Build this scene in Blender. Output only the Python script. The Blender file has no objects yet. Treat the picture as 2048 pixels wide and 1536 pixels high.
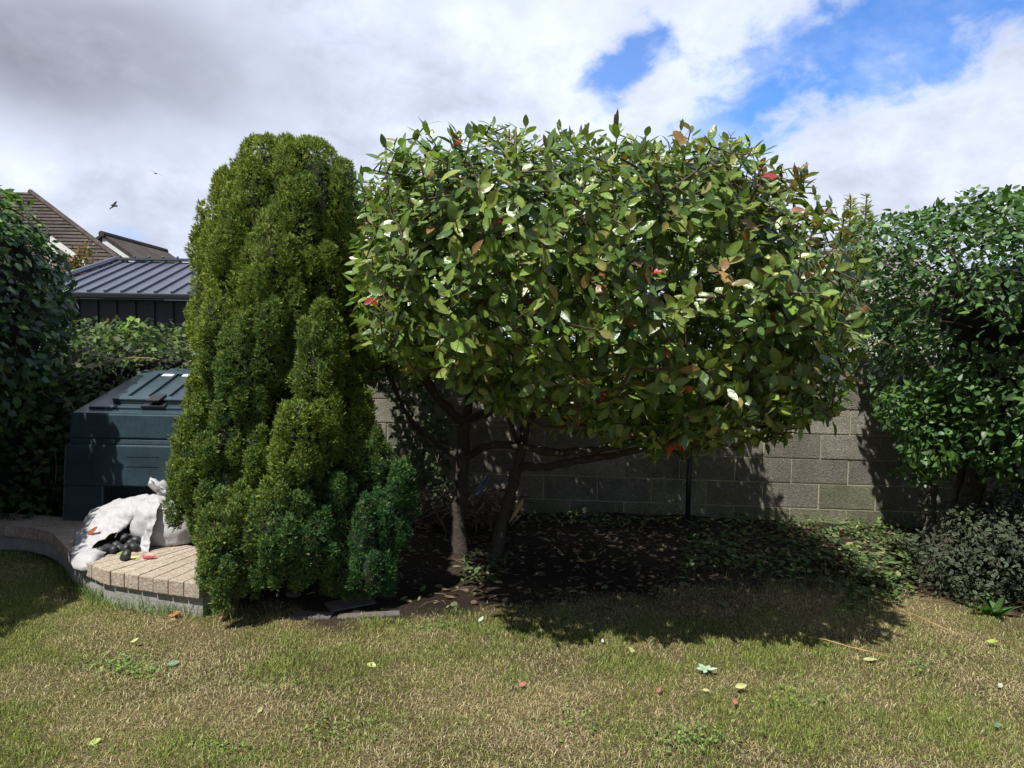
import bpy, bmesh, math
import numpy as np
from mathutils import Vector, Euler, Matrix
R = math.radians
C = bpy.context.scene.collection
scene = bpy.context.scene
rng = np.random.default_rng(7)

# ------------------------------------------------------------------ camera
F = 1400.0                                   # focal length in photo pixels (2048 wide)
PITCH, ROLL = math.atan(78/F), R(1.0)
CAMZ = 1.6
cd = bpy.data.cameras.new('camera'); cam = bpy.data.objects.new('camera', cd); C.objects.link(cam)
cd.sensor_width = 36; cd.lens = 36*F/2048; cd.clip_start = .05; cd.clip_end = 2000
cam.matrix_world = Matrix.Translation((0, 0, CAMZ)) @ Matrix.Rotation(R(90)-PITCH, 4, 'X') @ Matrix.Rotation(ROLL, 4, 'Z')
scene.camera = cam
_m = cam.matrix_world.to_3x3(); RT = np.array(_m.col[0]); UP = np.array(_m.col[1]); FW = -np.array(_m.col[2])
CP = np.array([0, 0, CAMZ])

def ray(x, y): return FW + RT*(x-1024)/F + UP*(768-y)/F
def at(x, y, Y):                              # point seen at photo pixel (x, y) whose world Y is Y
    d = ray(x, y); return CP + d*(Y/d[1])
def gr(x, y, h=0.):                           # point seen at pixel on the plane z = h
    d = ray(x, y); return CP + d*((h-CAMZ)/d[2])

# ------------------------------------------------------------------ sun, sky, exposure
SUN_EL, SUN_AZ = R(60), R(40)                 # sun stands behind the viewer, to the left
to_sun = Vector((-math.sin(SUN_AZ)*math.cos(SUN_EL), -math.cos(SUN_AZ)*math.cos(SUN_EL), math.sin(SUN_EL)))
sl = bpy.data.lights.new('sun', 'SUN'); sl.energy = 5.0; sl.angle = R(.55); sl.color = (1, .955, .87)
so = bpy.data.objects.new('sun', sl); C.objects.link(so); so.rotation_euler = to_sun.to_track_quat('Z', 'Y').to_euler(); so.location = (-4, -6, 9)
scene.view_settings.view_transform = 'Standard'; scene.view_settings.look = 'None'
scene.view_settings.exposure = 0.4; scene.view_settings.gamma = 1.0; scene.view_settings.use_curve_mapping = False

w = bpy.data.worlds.new('World'); scene.world = w; w.use_nodes = True
nt = w.node_tree; N = nt.nodes; N.clear(); LK = nt.links
def nd(tree, typ, **kw):
    n = tree.nodes.new(typ)
    for k, v in kw.items(): setattr(n, k, v)
    return n
def mth(tree, op, a, b=None, clamp=False):
    n = tree.nodes.new('ShaderNodeMath'); n.operation = op; n.use_clamp = clamp
    for i, v in enumerate((a, b)):
        if v is None: continue
        if isinstance(v, (int, float)): n.inputs[i].default_value = v
        else: tree.links.new(v, n.inputs[i])
    return n.outputs[0]
def smooth(tree, v, lo, hi, a=0., b=1.):
    n = tree.nodes.new('ShaderNodeMapRange'); n.interpolation_type = 'SMOOTHSTEP'
    tree.links.new(v, n.inputs[0])
    for i, q in enumerate((lo, hi, a, b)): n.inputs[i+1].default_value = q
    return n.outputs[0]
sky = nd(nt, 'ShaderNodeTexSky', sky_type='NISHITA', sun_disc=False, sun_elevation=SUN_EL, sun_rotation=math.pi+SUN_AZ)
sky.air_density = 1.0; sky.dust_density = .3; sky.ozone_density = 2.5
tc = nd(nt, 'ShaderNodeTexCoord'); sep = nd(nt, 'ShaderNodeSeparateXYZ'); LK.new(tc.outputs['Generated'], sep.inputs[0])
ay = mth(nt, 'MAXIMUM', mth(nt, 'ABSOLUTE', sep.outputs[1]), .12)
U = mth(nt, 'DIVIDE', sep.outputs[0], ay); V = mth(nt, 'DIVIDE', sep.outputs[2], ay)
def fbm(scale, det, rough, dist=0., off=0.):
    mp = nd(nt, 'ShaderNodeMapping'); LK.new(tc.outputs['Generated'], mp.inputs[0]); mp.inputs['Location'].default_value = (off, off*.7, off*.3)
    mp.inputs['Scale'].default_value = (1, 1, 1.5)
    n = nd(nt, 'ShaderNodeTexNoise'); LK.new(mp.outputs[0], n.inputs['Vector'])
    n.inputs['Scale'].default_value = scale; n.inputs['Detail'].default_value = det; n.inputs['Roughness'].default_value = rough; n.inputs['Distortion'].default_value = dist
    return n.outputs['Fac']
n1 = fbm(5., 10, .56, .15); n2 = fbm(2.6, 8, .5, .0, 3.3); n3 = fbm(13, 9, .6, .2, 8.1)
def uv(x, y): return (x-1024)/F, (690-y)/F
def blob(x, y, rx, ry, ang=0.):               # 1 at the middle of an elliptic patch of sky, 0 at its rim
    u0, v0 = uv(x, y); du = mth(nt, 'SUBTRACT', U, u0); dv = mth(nt, 'SUBTRACT', V, v0)
    ca, sa = math.cos(ang), math.sin(ang)
    p = mth(nt, 'ADD', mth(nt, 'MULTIPLY', du, ca), mth(nt, 'MULTIPLY', dv, sa)); q = mth(nt, 'SUBTRACT', mth(nt, 'MULTIPLY', dv, ca), mth(nt, 'MULTIPLY', du, sa))
    p = mth(nt, 'DIVIDE', p, rx/F); q = mth(nt, 'DIVIDE', q, ry/F)
    r = mth(nt, 'SQRT', mth(nt, 'ADD', mth(nt, 'MULTIPLY', p, p), mth(nt, 'MULTIPLY', q, q)))
    return mth(nt, 'SUBTRACT', 1., r)
def side(x0, y0, x1, y1):                     # signed distance from a line in the sky, left of its direction positive
    (a, b), (c, d) = uv(x0, y0), uv(x1, y1); L = math.hypot(c-a, d-b); nx, ny = -(d-b)/L, (c-a)/L
    return mth(nt, 'ADD', mth(nt, 'ADD', mth(nt, 'MULTIPLY', U, nx), mth(nt, 'MULTIPLY', V, ny)), -(a*nx+b*ny))
wob = mth(nt, 'ADD', mth(nt, 'MULTIPLY', mth(nt, 'SUBTRACT', n1, .5), .30), mth(nt, 'MULTIPLY', mth(nt, 'SUBTRACT', n3, .5), .34))
wedge = mth(nt, 'MINIMUM', side(1640, -20, 1405, 235), side(1420, 282, 2048, 95))
wedge = smooth(nt, mth(nt, 'ADD', wedge, wob), -.045, .07)
hole = smooth(nt, mth(nt, 'ADD', mth(nt, 'MULTIPLY', blob(1245, 128, 112, 66, 1.0), .13), mth(nt, 'MULTIPLY', wob, 1.1)), .0, .115, 0, .92)
hole2 = smooth(nt, mth(nt, 'ADD', mth(nt, 'MULTIPLY', blob(245, 505, 110, 55), .12), mth(nt, 'MULTIPLY', wob, .5)), .0, .12, 0, .8)
wisp = smooth(nt, n1, .5, .72, 1., .62)
blue = mth(nt, 'MAXIMUM', mth(nt, 'MULTIPLY', wedge, wisp), mth(nt, 'MAXIMUM', hole, hole2)); blue_f = blue
dark = mth(nt, 'MAXIMUM', smooth(nt, mth(nt, 'ADD', blob(130, 130, 560, 200, -.12), mth(nt, 'MULTIPLY', wob, 2.2)), -.15, .75),
           smooth(nt, mth(nt, 'ADD', V, mth(nt, 'MULTIPLY', wob, .5)), .42, .66, 0, .45))
bright = mth(nt, 'ADD', .70, mth(nt, 'ADD', mth(nt, 'MULTIPLY', mth(nt, 'SUBTRACT', n1, .5), .9), mth(nt, 'MULTIPLY', mth(nt, 'SUBTRACT', n3, .5), .42)))
bright = mth(nt, 'MULTIPLY', bright, mth(nt, 'SUBTRACT', 1., mth(nt, 'MULTIPLY', dark, .52)))
bright = mth(nt, 'MULTIPLY', mth(nt, 'MAXIMUM', bright, .16), 10.)
bright = mth(nt, 'MULTIPLY', bright, smooth(nt, sep.outputs[1], -.4, .15, .42, 1.))   # unseen sky behind the viewer dimmed, added to deepen the shade
cc = nd(nt, 'ShaderNodeMix', data_type='RGBA'); LK.new(smooth(nt, n2, .3, .7), cc.inputs[0])
cc.inputs[6].default_value = (.85, .93, 1.16, 1); cc.inputs[7].default_value = (.90, .96, 1.15, 1)
vm = nd(nt, 'ShaderNodeVectorMath', operation='SCALE'); LK.new(cc.outputs[2], vm.inputs[0]); LK.new(bright, vm.inputs['Scale'])
tint = nd(nt, 'ShaderNodeVectorMath', operation='MULTIPLY'); LK.new(sky.outputs[0], tint.inputs[0]); tint.inputs[1].default_value = (.80, 1.20, 1.75)
mx = nd(nt, 'ShaderNodeMix', data_type='RGBA'); LK.new(blue_f, mx.inputs[0]); LK.new(vm.outputs[0], mx.inputs[6]); LK.new(tint.outputs[0], mx.inputs[7])
bg = nd(nt, 'ShaderNodeBackground'); bg.inputs[1].default_value = .1; LK.new(mx.outputs[2], bg.inputs[0])
wo = nd(nt, 'ShaderNodeOutputWorld'); LK.new(bg.outputs[0], wo.inputs[0])
w.cycles.sampling_method = 'MANUAL'; w.cycles.sample_map_resolution = 512

# ------------------------------------------------------------------ object helpers
def tag(o, label=None, cat=None, group=None, kind=None):
    if label: o['label'] = label
    if cat: o['category'] = cat
    if group: o['group'] = group
    if kind: o['kind'] = kind
    return o
def thing(name, loc, label, cat, group=None):
    o = bpy.data.objects.new(name, None); C.objects.link(o); o.location = tuple(float(v) for v in loc); o.empty_display_size = .1
    return tag(o, label, cat, group)
def npmesh(name, co, faces, mats, parent=None, col=None, smooth_=False, mi=None, origin=None):
    """co (n,3) world coordinates; faces (m,k) array or list of lists"""
    co = np.asarray(co, dtype=np.float64)
    off = np.zeros(3)
    p = parent
    while p is not None: off = off + np.array(p.location); p = p.parent
    loc = None
    if origin is not None: loc = np.asarray(origin, float); 
    base = off if loc is None else loc
    me = bpy.data.meshes.new(name)
    v = (co-base).astype(np.float32)
    me.vertices.add(len(v)); me.vertices.foreach_set('co', v.ravel())
    if isinstance(faces, np.ndarray):
        k = faces.shape[1]; flat = faces.ravel().astype(np.int32); starts = np.arange(0, len(flat), k, dtype=np.int32)
    else:
        lens = np.array([len(f) for f in faces]); flat = np.concatenate([np.asarray(f) for f in faces]).astype(np.int32); starts = np.concatenate([[0], np.cumsum(lens)[:-1]]).astype(np.int32)
    me.loops.add(len(flat)); me.loops.foreach_set('vertex_index', flat)
    me.polygons.add(len(starts)); me.polygons.foreach_set('loop_start', starts)
    if mi is not None: me.polygons.foreach_set('material_index', np.asarray(mi, dtype=np.int32))
    me.update(calc_edges=True)
    me.polygons.foreach_set('use_smooth', np.full(len(starts), bool(smooth_)))
    if col is not None:
        a = me.color_attributes.new('Col', 'FLOAT_COLOR', 'POINT')
        c4 = np.ones((len(v), 4), dtype=np.float32); c4[:, :3] = col; a.data.foreach_set('color', c4.ravel())
    me.validate()
    for m in (mats if isinstance(mats, (list, tuple)) else [mats]): me.materials.append(m)
    o = bpy.data.objects.new(name, me); C.objects.link(o)
    if parent is not None: o.parent = parent
    if loc is not None: o.location = tuple(loc-off)
    return o
class MB:
    """collects boxes, tubes, grids into one mesh (world coordinates)"""
    def __init__(s): s.v = []; s.f = []; s.m = []; s.c = []; s.n = 0
    def add(s, v, f, m=0, c=None):
        v = np.asarray(v, float); s.v.append(v); s.f += [[i+s.n for i in q] for q in f]; s.m += [m]*len(f); s.n += len(v)
        s.c.append(np.tile(np.array(c if c is not None else (1, 1, 1.)), (len(v), 1)))
        return s
    def box(s, c0, size, ax=None, m=0, c=None, bev=0.):
        """c0 centre, size full sizes, ax 3x3 rows = axes; bev = chamfer"""
        ax = np.eye(3) if ax is None else np.asarray(ax, float); h = np.array(size)/2.; c0 = np.asarray(c0, float)
        if bev <= 0:
            v = [c0+ax.T@(h*np.array(q)) for q in [(-1,-1,-1),(1,-1,-1),(1,1,-1),(-1,1,-1),(-1,-1,1),(1,-1,1),(1,1,1),(-1,1,1)]]
            return s.add(v, [(0,3,2,1),(4,5,6,7),(0,1,5,4),(1,2,6,5),(2,3,7,6),(3,0,4,7)], m, c)
        bm = bmesh.new(); bmesh.ops.create_cube(bm, size=2.)
        for v in bm.verts: v.co = Vector((v.co.x*h[0], v.co.y*h[1], v.co.z*h[2]))
        bmesh.ops.bevel(bm, geom=bm.edges[:], offset=bev, segments=2, affect='EDGES', profile=.6)
        v = np.array([tuple(q.co) for q in bm.verts]) @ ax + c0; bm.verts.index_update(); f = [[q.index for q in p.verts] for p in bm.faces]; bm.free()
        return s.add(v, f, m, c)
    def tube(s, pts, rad, sides=6, m=0, c=None, caps=True):
        pts = np.asarray(pts, float); n = len(pts); rad = np.broadcast_to(np.asarray(rad, float), (n,))
        t = np.gradient(pts, axis=0); t /= np.linalg.norm(t, axis=1)[:, None]+1e-9
        ref = np.array([0, 0, 1.]) if abs(t[0][2]) < .9 else np.array([1., 0, 0])
        v = []
        a = np.linspace(0, 2*np.pi, sides, endpoint=False)
        u = np.cross(t[0], ref); u /= np.linalg.norm(u)
        for i in range(n):
            u = u-t[i]*np.dot(u, t[i]); u /= np.linalg.norm(u)+1e-9; w_ = np.cross(t[i], u)
            v.append(pts[i]+rad[i]*(np.cos(a)[:, None]*u+np.sin(a)[:, None]*w_))
        v = np.concatenate(v); f = []
        for i in range(n-1):
            for j in range(sides):
                k = (j+1) % sides; f.append((i*sides+j, i*sides+k, (i+1)*sides+k, (i+1)*sides+j))
        if caps: f += [tuple(range(sides))[::-1], tuple((n-1)*sides+j for j in range(sides))]
        return s.add(v, f, m, c)
    def ell(s, c0, r, ax=None, m=0, c=None, nu=12, nv=8, noise=0., p=1.):
        ax = np.eye(3) if ax is None else np.asarray(ax, float); v = []; f = []
        for i in range(nv+1):
            th = math.pi*i/nv
            for j in range(nu):
                ph = 2*math.pi*j/nu
                d = np.array([math.sin(th)*math.cos(ph), math.sin(th)*math.sin(ph), math.cos(th)])
                d = np.sign(d)*np.abs(d)**p
                v.append(ax.T@(d*np.asarray(r)))
        v = np.array(v)
        if noise: v = v*(1+noise*fn(v+np.asarray(c0), 3./max(r), 5)[:, None])
        for i in range(nv):
            for j in range(nu):
                k = (j+1) % nu; f.append((i*nu+j, (i+1)*nu+j, (i+1)*nu+k, i*nu+k))
        return s.add(v+np.asarray(c0), f, m, c)
    def build(s, name, mats, parent=None, smooth_=False, origin=None, weld=False):
        return npmesh(name, np.concatenate(s.v), s.f, mats, parent, np.concatenate(s.c), smooth_, s.m, origin)
def fn(p, scale, seed, oct=2):
    """cheap smooth 3-D noise about -1..1"""
    g = np.random.default_rng(seed); p = np.asarray(p)*scale; out = np.zeros(len(p)); amp = 1.
    for o in range(oct):
        for k in range(5):
            d = g.normal(size=3); d /= np.linalg.norm(d); ph = g.uniform(0, 6.28, 2); d2 = g.normal(size=3)*.6
            out += amp*.42*np.sin(p@d*2.2+ph[0]+1.3*np.sin(p@d2+ph[1]))
        p = p*2.1; amp *= .5
    return np.clip(out, -1.3, 1.3)
def unit(v): return v/(np.linalg.norm(v, axis=-1, keepdims=True)+1e-9)
def rot_z(a): return np.array([[math.cos(a), math.sin(a), 0], [-math.sin(a), math.cos(a), 0], [0, 0, 1.]])

# ------------------------------------------------------------------ materials
def mat(name, color=(.5, .5, .5), rough=.7, attr=False, noise=None, bump=None, transl=0., spec=.5, metal=0., mixer=None, sheen=0.):
    """noise = (scale, amount[, second colour]); bump = list of (scale, strength, distance)"""
    m = bpy.data.materials.new(name); m.use_nodes = True; t = m.node_tree; t.nodes.clear()
    out = nd(t, 'ShaderNodeOutputMaterial'); b = nd(t, 'ShaderNodeBsdfPrincipled')
    b.inputs['Roughness'].default_value = rough; b.inputs['Specular IOR Level'].default_value = spec; b.inputs['Metallic'].default_value = metal
    geo = nd(t, 'ShaderNodeNewGeometry'); src = None
    if attr:
        a = nd(t, 'ShaderNodeAttribute'); a.attribute_name = 'Col'; src = a.outputs['Color']
    else:
        rgb = nd(t, 'ShaderNodeRGB'); rgb.outputs[0].default_value = (*color, 1); src = rgb.outputs[0]
    if noise:
        for ns in (noise if isinstance(noise, list) else [noise]):
            nn = nd(t, 'ShaderNodeTexNoise'); nn.inputs['Scale'].default_value = ns[0]; nn.inputs['Detail'].default_value = 8; nn.inputs['Roughness'].default_value = .62
            t.links.new(geo.outputs['Position'], nn.inputs['Vector'])
            mx_ = nd(t, 'ShaderNodeMix', data_type='RGBA')
            if len(ns) > 2:
                f = smooth(t, nn.outputs['Fac'], .5-.5*ns[3] if len(ns) > 3 else .35, .5+.5*ns[3] if len(ns) > 3 else .65, 0, ns[1]); t.links.new(f, mx_.inputs[0]); t.links.new(src, mx_.inputs[6]); mx_.inputs[7].default_value = (*ns[2], 1); src = mx_.outputs[2]
            else:
                f = smooth(t, nn.outputs['Fac'], .25, .75, 1-ns[1], 1+ns[1]); v = nd(t, 'ShaderNodeVectorMath', operation='SCALE'); t.links.new(src, v.inputs[0]); t.links.new(f, v.inputs['Scale']); src = v.outputs[0]
    t.links.new(src, b.inputs['Base Color'])
    if bump:
        prev = None
        for (sc, st, di) in bump:
            nn = nd(t, 'ShaderNodeTexNoise'); nn.inputs['Scale'].default_value = sc; nn.inputs['Detail'].default_value = 6; t.links.new(geo.outputs['Position'], nn.inputs['Vector'])
            bb = nd(t, 'ShaderNodeBump'); bb.inputs['Strength'].default_value = st; bb.inputs['Distance'].default_value = di; t.links.new(nn.outputs['Fac'], bb.inputs['Height'])
            if prev: t.links.new(prev, bb.inputs['Normal'])
            prev = bb.outputs[0]
        t.links.new(prev, b.inputs['Normal'])
    sh = b.outputs[0]
    if transl > 0:
        tr = nd(t, 'ShaderNodeBsdfTranslucent'); hv = nd(t, 'ShaderNodeVectorMath', operation='MULTIPLY'); t.links.new(src, hv.inputs[0]); hv.inputs[1].default_value = (1.5, 1.6, .8); t.links.new(hv.outputs[0], tr.inputs[0])
        ms = nd(t, 'ShaderNodeMixShader'); ms.inputs[0].default_value = transl; t.links.new(sh, ms.inputs[1]); t.links.new(tr.outputs[0], ms.inputs[2]); sh = ms.outputs[0]
    t.links.new(sh, out.inputs[0]); return m
M = dict(
    gloss_leaf=mat('glossy_leaf', attr=True, rough=.32, transl=.22, spec=.6, noise=(60, .18), bump=[(55, .45, .006)]),
    hedge_leaf=mat('hedge_leaf', attr=True, rough=.45, transl=.22, spec=.45, noise=(50, .15)),
    matt_leaf=mat('matt_leaf', attr=True, rough=.6, transl=.25, spec=.3, noise=(50, .2)),
    conifer=mat('conifer_spray', attr=True, rough=.65, transl=.12, spec=.25),
    twig=mat('twig_bark', (.07, .042, .03), .75, noise=(30, .3)),
    bark=mat('bark', (.06, .048, .035), .85, noise=[(9, .8, (.05, .045, .035)), (25, .35)], bump=[(40, .6, .01), (9, .5, .02)]),
    core=mat('painted_shade_core', (.010, .012, .008), .95, noise=(20, .5)),  # solid cores inside the foliage, near-black colour stands in for shade in the gaps
    grass=mat('grass_blade', attr=True, rough=.6, transl=.2, spec=.3),
    coal=mat('coal', (.022, .023, .027), .5, noise=(25, .4), bump=[(60, .4, .004)]),
    sack=mat('woven_sack', (.46, .46, .49), .55, noise=[(6, .35, (.38, .37, .37)), (70, .05)], bump=[(13, .4, .015), (45, .4, .005), (420, .25, .002)], transl=.1),
    bunker=mat('dark_teal_plastic', (.026, .050, .066), .30, noise=[(4, .3), (7, .35, (.05, .07, .08), .5), (45, .15)], bump=[(120, .12, .002)], spec=.5),
    bunker_shade=mat('opening_shade', (.006, .008, .01), .8),
    rubber=mat('black_catch', (.02, .02, .022), .4),
    block=mat('concrete_block', attr=True, rough=.95, noise=[(2.2, .6, (.11, .105, .08)), (120, .45), (40, .22)], bump=[(150, 1., .008), (60, .6, .008)], spec=.2),
    mortar=mat('mortar', (.46, .42, .30), .95, noise=[(5, .5, (.2, .2, .13)), (90, .25)], bump=[(110, .6, .004)], spec=.2),
    cap=mat('buff_stone', attr=True, rough=.9, noise=[(45, .6, (.26, .17, .09)), (150, .35)], bump=[(60, .7, .008)], spec=.25),
    concrete=mat('grey_concrete', (.33, .33, .32), .9, noise=[(9, .5, (.2, .2, .19)), (80, .25)], bump=[(70, .6, .006)], spec=.25),
    slate=mat('edging_stone', (.14, .12, .12), .8, noise=[(25, .5, (.07, .06, .06))], bump=[(50, .8, .01)]),
    shed_roof=mat('dark_blue_sheet_metal', (.080, .092, .125), .38, noise=(2.5, .12), metal=.0, spec=.6),
    shed_wall=mat('dark_blue_cladding', (.022, .028, .042), .5, noise=(3, .15)),
    shed_dark=mat('gutter_black', (.01, .011, .014), .4),
    tile=mat('brown_roof_tile', (.065, .05, .045), .85, noise=[(1.2, .35), (9, .3)], spec=.3),
    tile_grey=mat('grey_roof_tile', (.19, .17, .17), .85, noise=[(2, .3), (9, .3)], spec=.3),
    white=mat('white_paint', (.78, .79, .80), .6, noise=(3, .08)),
    render=mat('pale_render', (.62, .62, .60), .9, noise=(2, .12)),
    glass=mat('window_glass', (.05, .06, .07), .08, spec=.8),
    teal_sheet=mat('pale_teal_plastic', (.26, .34, .36), .4, noise=(6, .3)),
    tubemat=mat('blue_grey_plastic', (.10, .14, .20), .3),
    feather_d=mat('dark_feather', (.015, .016, .025), .7),
    feather_g=mat('grey_feather', (.22, .24, .26), .7),
    straw=mat('dry_stem', (.42, .27, .12), .7, noise=(30, .25)),
    dead=mat('dead_leaf', attr=True, rough=.75, transl=.15, noise=(50, .3)),
)

# ground: soil and thatch mixed by where the lawn and the bed lie
bp = [(-700, 1100), (-200, 1108), (0, 1112), (110, 1120), (150, 1172), (300, 1206), (440, 1218), (560, 1240), (620, 1252), (720, 1250), (830, 1240), (950, 1212), (1100, 1196), (1400, 1180), (1700, 1166), (1770, 1186), (1850, 1196), (1950, 1224), (2048, 1240), (2500, 1300)]
bw = np.array([gr(x, y)[:2] for x, y in bp]); bw = bw[np.argsort(bw[:, 0])]
def border(X): return np.interp(X, bw[:, 0], bw[:, 1])
def ground_z(X, Y):
    p = np.stack([X, Y, X*0], -1)
    return .012*fn(p, 1.3, 31)+.006*fn(p, 5., 32) + np.clip((Y-border(X))*.05, 0, .07)*(Y < 9)
gm = bpy.data.materials.new('ground_soil'); gm.use_nodes = True; t = gm.node_tree; b = t.nodes['Principled BSDF']; b.inputs['Roughness'].default_value = .95; b.inputs['Specular IOR Level'].default_value = .2
geo = nd(t, 'ShaderNodeNewGeometry'); at_ = nd(t, 'ShaderNodeAttribute'); at_.attribute_name = 'Col'
na = nd(t, 'ShaderNodeTexNoise'); na.inputs['Scale'].default_value = 70; na.inputs['Detail'].default_value = 10; na.inputs['Roughness'].default_value = .7; t.links.new(geo.outputs['Position'], na.inputs['Vector'])
f = smooth(t, na.outputs['Fac'], .3, .7, .45, 1.6); v = nd(t, 'ShaderNodeVectorMath', operation='SCALE'); t.links.new(at_.outputs['Color'], v.inputs[0]); t.links.new(f, v.inputs['Scale']); t.links.new(v.outputs[0], b.inputs['Base Color'])
bb = nd(t, 'ShaderNodeBump'); bb.inputs['Strength'].default_value = 1; bb.inputs['Distance'].default_value = .02; t.links.new(na.outputs['Fac'], bb.inputs['Height']); t.links.new(bb.outputs[0], b.inputs['Normal'])
xs = np.unique(np.concatenate([np.linspace(-300, -8, 12), np.linspace(-8, 8, 330), np.linspace(8, 300, 12)])); ys = np.unique(np.concatenate([np.linspace(-60, 1, 10), np.linspace(1, 7, 150), np.linspace(7, 14, 14), np.linspace(14, 900, 14)]))
X, Y = np.meshgrid(xs, ys); P = np.stack([X.ravel(), Y.ravel(), ground_z(X.ravel(), Y.ravel())], -1)
nx_, ny_ = len(xs), len(ys); idx = np.arange(nx_*ny_).reshape(ny_, nx_); fc = np.stack([idx[:-1, :-1], idx[:-1, 1:], idx[1:, 1:], idx[1:, :-1]], -1).reshape(-1, 4)
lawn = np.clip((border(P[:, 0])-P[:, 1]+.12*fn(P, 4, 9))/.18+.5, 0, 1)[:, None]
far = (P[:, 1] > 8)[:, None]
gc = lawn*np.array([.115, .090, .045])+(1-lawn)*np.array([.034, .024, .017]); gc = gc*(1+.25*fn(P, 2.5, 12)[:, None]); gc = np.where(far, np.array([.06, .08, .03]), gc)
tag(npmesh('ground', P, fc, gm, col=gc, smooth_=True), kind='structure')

# ------------------------------------------------------------------ boundary wall
WT = R(4.5); wd = np.array([math.cos(WT), -math.sin(WT), 0]); wn = np.array([-math.sin(WT), -math.cos(WT), 0]); P0 = at(1698, 819, 6.2); top_z = at(1698, 720, 6.2)[2]
AX = np.array([wd, -wn, [0, 0, 1]])
CH = .2225; BLn = .49; wall = MB(); g = np.random.default_rng(3)
wall.box(P0+wd*1.75-wn*.06+np.array([0, 0, (top_z-.012)/2-P0[2]]), (13.4, .19, top_z-.012+.1), AX, m=1)
for c in range(7):
    zt = top_z-c*CH; zb = zt-CH+.011
    for k in range(-10, 17):
        x0 = k*BLn+(BLn/2 if c % 2 else 0)+.03*(c in (1,))
        if zb < 0: zb = -.05
        j = g.uniform(-.0025, .0025, 3); L = BLn-.011
        tone = .25*g.uniform(.75, 1.25)
        cc_ = P0+wd*(x0+BLn/2)-wn*(.06-.0) ; cc_[2] = (zt+zb)/2
        moss = 1 if c >= 6 or (c == 5 and g.random() < .3) else 0
        colr = (tone*(1.05-.12*moss), tone*(.98), tone*(.85-.2*moss))
        wall.box(cc_+wn*j[0]*1.5, (L, .205, zt-zb), AX, m=0, c=colr, bev=.004)
tag(wall.build('boundary_wall', [M['block'], M['mortar']]), 'long grey concrete block wall with pale mortar joints at the back of the bed', 'wall')
# dark upright pipe against the wall
a = at(1377, 905, 6.14); b_ = at(1377, 1040, 6.14)
pm = MB(); pm.tube([[a[0], 6.1, .85], [a[0], 6.1, .4], [a[0], 6.1, .0]], .022, 10); t_ = pm.build('dark_bar', M['rubber'], smooth_=True)
tag(t_, 'dark upright pipe against the block wall under the big glossy shrub', 'bar')

# ------------------------------------------------------------------ raised stone edging, left
pth = [(-260, 1030), (-120, 1040), (0, 1048), (60, 1053), (100, 1062), (118, 1078), (138, 1102), (165, 1122), (205, 1139), (260, 1149), (330, 1158), (400, 1167), (440, 1170), (475, 1160), (500, 1140)]
HC = .21
pw = np.array([gr(x, y, HC) for x, y in pth]); seg = np.r_[0, np.cumsum(np.linalg.norm(np.diff(pw, axis=0), axis=1))]
def alongp(s): return np.array([np.interp(s, seg, pw[:, i]) for i in range(3)])
low = thing('retaining_wall', (pw[8][0], pw[8][1], 0), 'low curved garden wall with buff stone capping under the white sacks', 'wall')
caps = MB(); base = MB(); g = np.random.default_rng(11); s = 0; n_ = 0
while s < seg[-1]-.11:
    wd_ = .108; p0, p1 = alongp(s), alongp(s+wd_); d = unit(p1-p0); inn = np.array([-d[1], d[0], 0])
    tone = g.uniform(.85, 1.12)*np.array([.41, .37, .32])
    axx = np.array([d, inn, [0, 0, 1]])
    def inn_at(u): q_ = unit(alongp(min(u+.12, seg[-1]))-alongp(max(u-.12, 0))); return np.array([-q_[1], q_[0], 0])
    i0, i1 = inn_at(s), inn_at(s+wd_)
    def trap(mb, a0, a1, z0, z1, jn, c, bev):
        A_, B_, C_, D_ = p0+i0*a0+d*jn, p1+i1*a0-d*jn, p1+i1*a1-d*jn, p0+i0*a1+d*jn
        if np.dot(C_-D_, d) < .03: return
        bm = bmesh.new(); vs_b = [bm.verts.new((q_[0], q_[1], z)) for z in (z0, z1) for q_ in (A_, B_, C_, D_)]
        for f_ in [(0, 3, 2, 1), (4, 5, 6, 7), (0, 1, 5, 4), (1, 2, 6, 5), (2, 3, 7, 6), (3, 0, 4, 7)]: bm.faces.new([vs_b[k] for k in f_])
        if bev: bmesh.ops.bevel(bm, geom=bm.edges[:], offset=bev, segments=2, affect='EDGES', profile=.6)
        bm.verts.index_update(); mb.add(np.array([tuple(q_.co) for q_ in bm.verts]), [[q_.index for q_ in f_.verts] for f_ in bm.faces], 0, c); bm.free()
    pr = g.uniform(-.004, .004)
    trap(caps, pr, .30, HC-.09, HC-g.uniform(0, .0025), .0025, tone, .006)
    if s > seg[6]: trap(caps, .306, .60, HC-.09, HC-.003-g.uniform(0, .0025), .0025, tone*g.uniform(.88, 1.05), .005)
    trap(base, .025, .28, -.06, HC-.092, -.0004, None, 0)
    s += wd_
caps.build('capping', M['cap'], low); base.build('base', M['concrete'], low)
rb = MB(); inner = [tuple(p+np.array([-.02, .2, 0])) for p in pw] ; rv = [(x, y, HC-.012) for x, y, _ in inner]+[(inner[-1][0], 6.6, HC-.012), (-6, 7.2, HC-.012)]
rb.add(rv, [list(range(len(rv)))], c=(.05, .036, .026)); tag(rb.build('raised_bed', gm), kind='structure')
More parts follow.
